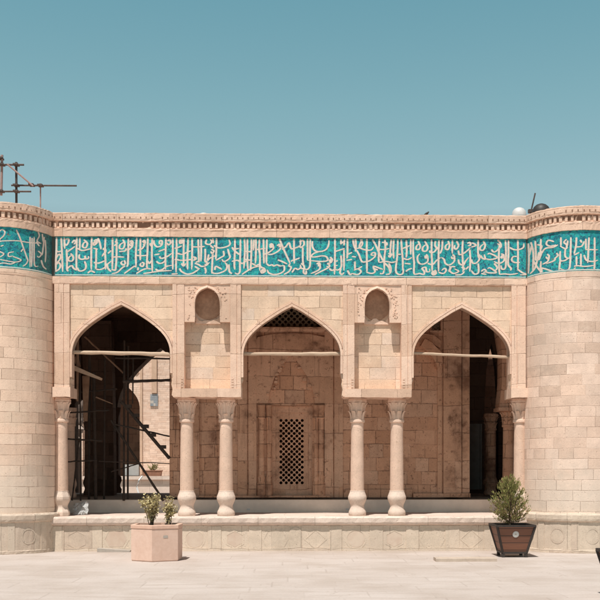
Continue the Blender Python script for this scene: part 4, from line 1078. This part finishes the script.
# hexagonal concrete planter
hx, hy, hd = at_ground(157.6, 557.9)
hp = empty('concrete_planter', 'pinkish hexagonal concrete planter in front of the left arch', 'planter', (hx, hy, 0))
R6 = .48; rot6 = -pi / 2 - radians(3)
hexa = lambda r: [(hx + r * cos(rot6 + 2 * pi * k / 6), hy + r * sin(rot6 + 2 * pi * k / 6)) for k in range(6)]
def hex_ring(mb, z0, z1, r0, r1):
    A, B = hexa(r0), hexa(r1)
    for k in range(6):
        k2 = (k + 1) % 6
        mb.face([(*A[k], z0), (*A[k2], z0), (*B[k2], z1), (*B[k], z1)])
q = MB(); hex_ring(q, .0, .015, R6 * .975, R6 * .975); hex_ring(q, .015, .02, R6 * .975, R6); hex_ring(q, .02, .555, R6, R6); hex_ring(q, .555, .565, R6, R6 * .985); hex_ring(q, .565, .58, R6 * .985, R6 * .985)
q.build('body', M['concrete'], hp)
q = MB(); hex_ring(q, .58, .582, R6 * .98, R6 * 1.02); hex_ring(q, .582, .635, R6 * 1.02, R6 * 1.02); hex_ring(q, .635, .643, R6 * 1.02, R6); hex_ring(q, .643, .644, R6, R6 * .86); hex_ring(q, .644, .56, R6 * .86, R6 * .86)
q.build('rim', M['concrete_rim'], hp)
q = MB(); q.face([(*p_, .6) for p_ in hexa(R6 * .87)]); q.build('soil', M['soil'], hp)
A, B = hexa(R6)[0], hexa(R6)[1]
d_ = Vector((B[0] - A[0], B[1] - A[1], 0)); n_ = Vector((d_.y, -d_.x, 0)).normalized()
c_ = Vector((A[0], A[1], 0)) + d_ * .52 + n_ * .004; e_ = d_.normalized() * .042
q = MB(); q.face([(c_.x - e_.x, c_.y - e_.y, .415), (c_.x + e_.x, c_.y + e_.y, .415), (c_.x + e_.x, c_.y + e_.y, .46), (c_.x - e_.x, c_.y - e_.y, .46)])
q.build('plate', M['grey_slab'], hp)

def tuft(name, label, cx_, cy_, z0, w, h, n, seed, mat, group=None, size=(.018, .05), stems=6):
    rg = random.Random(seed)
    o = empty(name, label, 'shrub', (cx_, cy_, z0), group)
    st_ = MB(); tips = []
    for i in range(stems):
        th = rg.uniform(0, 2 * pi); r_ = w * rg.uniform(.1, .6) * .9; hh = h * rg.uniform(.38, .98)
        p0_ = Vector((cx_ + rg.uniform(-.04, .04), cy_ + rg.uniform(-.04, .04), z0))
        p2 = Vector((cx_ + r_ * cos(th), cy_ + r_ * sin(th), z0 + hh)); p1_ = (p0_ + p2) / 2 + Vector((rg.uniform(-.04, .04), rg.uniform(-.04, .04), .05))
        st_.tube([p0_, p1_, p2], [.008, .006, .003], 5)
        for k in range(4):
            t = rg.uniform(.3, 1); b0 = p1_ + (p2 - p1_) * t if t > .5 else p0_ + (p1_ - p0_) * t * 2
            b1 = b0 + Vector((rg.uniform(-.1, .1), rg.uniform(-.1, .1), rg.uniform(.02, .12)))
            st_.tube([b0, b1], [.004, .002], 4); tips.append((b0, b1))
        tips.append((p1_, p2)); tips.append((p0_ + (p1_ - p0_) * .35, p1_)); tips.append((p1_, p2))
    st_.build('stems', M['twig'], o)
    lf = MB()
    for i in range(n):
        a_, b_ = rg.choice(tips); p_ = a_ + (b_ - a_) * rg.uniform(.0, 1.15) + Vector((rg.gauss(0, .014), rg.gauss(0, .014), rg.gauss(0, .014)))
        d = Vector((rg.uniform(-1, 1), rg.uniform(-1, 1), rg.uniform(-.2, 1))).normalized(); s_ = d.cross(Vector((rg.uniform(-1, 1), rg.uniform(-1, 1), rg.uniform(-1, 1)))).normalized()
        l_ = rg.uniform(*size); w_ = l_ * .36; u_ = (rg.random(), rg.random())
        lf.face([p_, p_ + d * l_ * .5 + s_ * w_, p_ + d * l_, p_ + d * l_ * .5 - s_ * w_], [u_] * 4)
    lf.build('foliage', M[mat], o)
    return o
sx_ = hd / 1000.0
tuft('dry_shrub', 'larger pale yellowish shrub with dry leaves in the concrete planter', X(151.5, hy), hy - .02, .6, .40, .62, 1500, 31, 'dry_leaf', stems=14)
tuft('dry_shrub', 'smaller sparse yellowish shrub at the right in the concrete planter', X(168.6, hy), hy + .08, .6, .28, .52, 800, 32, 'dry_leaf', stems=9)

# tapered wooden planter
def wood_planter(cx_, fy, label, plant_group=None):
    """fy: y of the top front edge; slanted plank sides in an iron frame"""
    o = empty('wooden_planter', label, 'planter', (cx_, fy + .35, 0), 'tapered wooden planters')
    cy_ = fy + .35
    zt, zb_ = .585, .085; ht, hb = .348, .222
    C = lambda h, z, dx, dy: Vector((cx_ + h * dx, cy_ + h * dy, z))
    pb = MB()
    for (a, b) in (((-1, -1), (1, -1)), ((1, -1), (1, 1)), ((1, 1), (-1, 1)), ((-1, 1), (-1, -1))):
        A, B, Cc, Dd = C(hb, zb_, *a), C(hb, zb_, *b), C(ht, zt, *b), C(ht, zt, *a)
        pb.face([A, B, Cc, Dd], [(-hb, zb_), (hb, zb_), (ht, zt), (-ht, zt)])
    pb.face([C(hb, zb_, -1, -1), C(hb, zb_, -1, 1), C(hb, zb_, 1, 1), C(hb, zb_, 1, -1)])
    pb.build('planks', M['planks'], o)
    f_ = MB()
    def bar(a, b, t):
        a, b = Vector(a), Vector(b); d = (b - a).normalized()
        u = d.cross(Vector((0, 0, 1))); u = (u if u.length > .2 else Vector((1, 0, 0))).normalized(); w_ = d.cross(u)
        A = [a + u * t * i + w_ * t * j for i, j in ((-1, -1), (1, -1), (1, 1), (-1, 1))]; B = [p_ + (b - a) for p_ in A]
        f_.face(A[::-1]); f_.face(B)
        for k in range(4): f_.face([A[k], A[(k + 1) % 4], B[(k + 1) % 4], B[k]])
    cs = ((-1, -1), (1, -1), (1, 1), (-1, 1))
    for i, c_ in enumerate(cs):
        c2 = cs[(i + 1) % 4]
        bar(C(hb, zb_ - .0, *c_), C(ht + .002, zt - .012, *c_), .017)
        bar(C(ht + .006, zt, *c_) , C(ht + .006, zt, *c2), .019 if i % 2 == 0 else .0185)
        bar(C(hb + .002, zb_ + .003, *c_), C(hb + .002, zb_ + .003, *c2), .018 if i % 2 == 0 else .0175)
        bar(C(hb - .01, .0, *c_), C(hb - .01, zb_ - .017, *c_), .026)
    f_.build('iron_frame', M['iron'], o)
    s_ = MB(); s_.face([C(ht - .02, zt - .06, *c_) for c_ in cs]); s_.build('soil', M['soil'], o)
    # white round badge on the front
    zc = .43; t = (zc - zb_) / (zt - zb_); hy_ = hb + (ht - hb) * t; sl = (ht - hb) / (zt - zb_)
    bd_ = MB(); n = 28
    def on(x_, z_, l): return (cx_ + x_, cy_ - hy_ - sl * (z_ - zc) - l, z_)
    ring = [(.058 * cos(2 * pi * k / n), zc + .058 * sin(2 * pi * k / n)) for k in range(n)]
    bd_.face([on(a, b, .006) for a, b in ring])
    for k in range(n):
        a, b = ring[k], ring[(k + 1) % n]; bd_.face([on(*a, .006), on(*a, .0), on(*b, .0), on(*b, .006)])
    bo = bd_.build('badge', M['white_paint'], o)
    mk = MB()
    for k in range(n):
        if k % 2: continue
        P_ = [(r_ * cos(2 * pi * (k + e) / n), zc + r_ * sin(2 * pi * (k + e) / n)) for r_, e in ((.05, 0), (.05, 1), (.042, 1), (.042, 0))]
        mk.face([on(a, b, .0075) for a, b in P_])
    for k in range(3):
        th = pi / 2 + k * 2 * pi / 3
        mk.face([on(a, b, .0078) for a, b in ((.03 * cos(th), zc + .03 * sin(th)), (.012 * cos(th + .9), zc + .012 * sin(th + .9)), (.006 * cos(th + pi), zc + .006 * sin(th + pi)), (.012 * cos(th - .9), zc + .012 * sin(th - .9)))])
    mk.build('badge_mark', M['grey_slab'], bo)
    return o
wd = 1620 / (556.3 - 468.0); wx = (515.6 - 291) * wd / 1000.0
wood_planter(wx, wd - D0 - .15, 'dark iron framed wooden planter holding a green conifer, before the right arch')
wood_planter(4.315, -7.85, 'dark wooden planter cut off by the right edge of the view, nearest the camera')

# conifer bush in the wooden planter
def conifer(cx_, cy_, z0):
    rg = random.Random(77)
    o = empty('conifer_bush', 'small olive green conifer bush in the wooden planter with browning lower branches', 'shrub', (cx_, cy_, z0))
    st_ = MB(); st_.tube([(cx_, cy_, z0), (cx_ - .012, cy_, z0 + .2), (cx_ + .01, cy_, z0 + .5), (cx_ + .02, cy_, z0 + .82)], [.022, .018, .012, .004], 8)
    lf = MB(); H = .95; sp = []
    def rad(t): return .325 * (max(0, sin(pi * min(1, (t * .90 + .10)) ** .78)) ** .75)
    for i in range(230):
        t = rg.uniform(.10, .93) ** .9; th = rg.uniform(0, 2 * pi); r_ = rad(t) * rg.uniform(.45, 1.08)
        b0 = Vector((cx_ + .01, cy_, z0 + H * max(.08, t - .22))); b1 = Vector((cx_ + r_ * cos(th), cy_ + r_ * sin(th), z0 + H * t + rg.uniform(-.02, .06)))
        sp.append((b0, b1, t))
        if i % 2 == 0: st_.tube([b0, (b0 + b1) / 2 + Vector((0, 0, -.02)), b1], [.006, .004, .002], 4)
    st_.build('stem', M['twig'], o)
    for (b0, b1, t) in sp:
        ax = (b1 - b0)
        for k in range(21):
            s_ = rg.uniform(.45, 1.15); p_ = b0 + ax * s_ + Vector((rg.gauss(0, .014), rg.gauss(0, .014), rg.gauss(0, .018)))
            d = (ax.normalized() * .7 + Vector((rg.uniform(-.5, .5), rg.uniform(-.5, .5), rg.uniform(.3, 1.1)))).normalized()
            w_ = d.cross(Vector((rg.uniform(-1, 1), rg.uniform(-1, 1), rg.uniform(-.3, .3)))).normalized()
            l_ = rg.uniform(.03, .07); brown = rg.random() < (.5 if t < .38 else .12)
            u_ = (rg.random() * (.5 + .5 * s_), .95 if brown else rg.random() * .7)
            ww = l_ * rg.uniform(.10, .18)
            lf.face([p_ - w_ * ww * .4, p_ + d * l_ * .45 - w_ * ww, p_ + d * l_, p_ + d * l_ * .45 + w_ * ww], [u_] * 4)
    lf.build('foliage', M['conifer'], o)
conifer(X(511, wd - D0 + .25), wd - D0 + .25, .54)

# loose stones
kx0, ky0, kd = at_ground(436.5, 560.6); kx1 = (498 - 291) * kd / 1000.0
rg = random.Random(8); q = MB(); n = 12
top = []
for i in range(n + 1):
    t = i / n; top.append((kx0 + (kx1 - kx0) * t, rg.uniform(-.006, .006)))
for i in range(n):
    (xa_, ja), (xb_, jb) = top[i], top[i + 1]; h_ = .062
    F = lambda x_, j, y_, z_: (x_, ky0 + y_ + j, z_)
    q.face([F(xa_, ja, 0, .0), F(xb_, jb, 0, .0), F(xb_, jb, 0, h_ - .008), F(xa_, ja, 0, h_ - .008)])
    q.face([F(xa_, ja, 0, h_ - .008), F(xb_, jb, 0, h_ - .008), F(xb_, jb, .012, h_), F(xa_, ja, .012, h_)])
    q.face([F(xa_, ja, .012, h_), F(xb_, jb, .012, h_), F(xb_, jb, .33, h_ - .004), F(xa_, ja, .33, h_ - .004)])
    q.face([F(xb_, jb, .33, 0), F(xa_, ja, .33, 0), F(xa_, ja, .33, h_ - .004), F(xb_, jb, .33, h_ - .004)])
for x_, j in (top[0], top[-1]): q.face([(x_, ky0 + j, 0), (x_, ky0 + j, .054), (x_, ky0 + .012 + j, .062), (x_, ky0 + .33 + j, .058), (x_, ky0 + .33 + j, 0)])
tag(q.build('kerb_stone', M['kerb']), 'long flat pale kerb stone lying on the ground left of the wooden planter', 'stone')
q = MB(); q.prism([(X(101), .002), (X(133), .002), (X(133), .03), (X(104), .072), (X(101), .07)], -.30, -.13)
tag(q.build('stone_slab', M['grey_slab']), 'thin grey stone slab against the plinth, left of the concrete planter', 'stone')

# -------------------------------------------------- light, sky, camera
EL, AZ = radians(66), radians(23)
to_sun = Vector((-sin(AZ) * cos(EL), -cos(AZ) * cos(EL), sin(EL)))
sl_ = bpy.data.lights.new('sun', 'SUN'); sl_.energy = 5.0; sl_.angle = radians(.53); sl_.color = (1, .95, .88)
so_ = bpy.data.objects.new('sun', sl_); COL.objects.link(so_)
so_.rotation_euler = (-to_sun).to_track_quat('-Z', 'Y').to_euler(); so_.location = (-5, -15, 25)
w = bpy.data.worlds.new('World'); SC.world = w; w.use_nodes = True
nt = w.node_tree; nt.nodes.clear()
o_ = nt.nodes.new('ShaderNodeOutputWorld'); bg = nt.nodes.new('ShaderNodeBackground'); sk = nt.nodes.new('ShaderNodeTexSky')
sk.sky_type = 'NISHITA'; sk.sun_disc = False; sk.sun_elevation = EL; sk.sun_rotation = radians(180) + AZ
sk.air_density = 1.0; sk.dust_density = 2.6; sk.ozone_density = 1.0; sk.altitude = 1500
tc = nt.nodes.new('ShaderNodeTexCoord'); sx = nt.nodes.new('ShaderNodeSeparateXYZ'); nt.links.new(tc.outputs['Generated'], sx.inputs[0])
rp = nt.nodes.new('ShaderNodeValToRGB'); rp.color_ramp.elements[0].position = 0.0; rp.color_ramp.elements[0].color = (.50, .42, .32, 1)
rp.color_ramp.elements[1].position = 1.0; rp.color_ramp.elements[1].color = (.34, .32, .27, 1)
for p_, c_ in ((.19, (.62, .56, .42, 1)), (.25, (1.27, 1.25, .845, 1)), (.34, (1.12, 1.32, .885, 1)), (.43, (.94, 1.32, .91, 1)), (.56, (.36, .38, .31, 1))):
    e_ = rp.color_ramp.elements.new(p_); e_.color = c_
nt.links.new(sx.outputs[2], rp.inputs[0])
hs_ = nt.nodes.new('ShaderNodeMix'); hs_.data_type = 'RGBA'; hs_.blend_type = 'MULTIPLY'; hs_.inputs[0].default_value = 1.0
nt.links.new(sk.outputs[0], hs_.inputs[6]); nt.links.new(rp.outputs[0], hs_.inputs[7]); nt.links.new(hs_.outputs[2], bg.inputs[0]); nt.links.new(bg.outputs[0], o_.inputs[0])
bg.inputs[1].default_value = .15

cd = bpy.data.cameras.new('camera'); cam = bpy.data.objects.new('camera', cd); COL.objects.link(cam)
cam.location = (0, -D0, 1.62)
YAW = radians(1.5)
cam.rotation_euler = (radians(90), 0, -YAW)
cd.sensor_width = 36; cd.lens = 60
cd.shift_x = (300 - 291) / 600.0 - math.tan(YAW) * 1000 / 600.0
cd.shift_y = .2825
cd.clip_start = .1; cd.clip_end = 2000
SC.camera = cam
SC.view_settings.view_transform = 'Standard'; SC.view_settings.look = 'None'; SC.view_settings.exposure = 0; SC.view_settings.gamma = 1
SC.render.engine = 'CYCLES'
SC.cycles.max_bounces = 8; SC.cycles.diffuse_bounces = 6
SC.render.resolution_x = SC.render.resolution_y = 1024
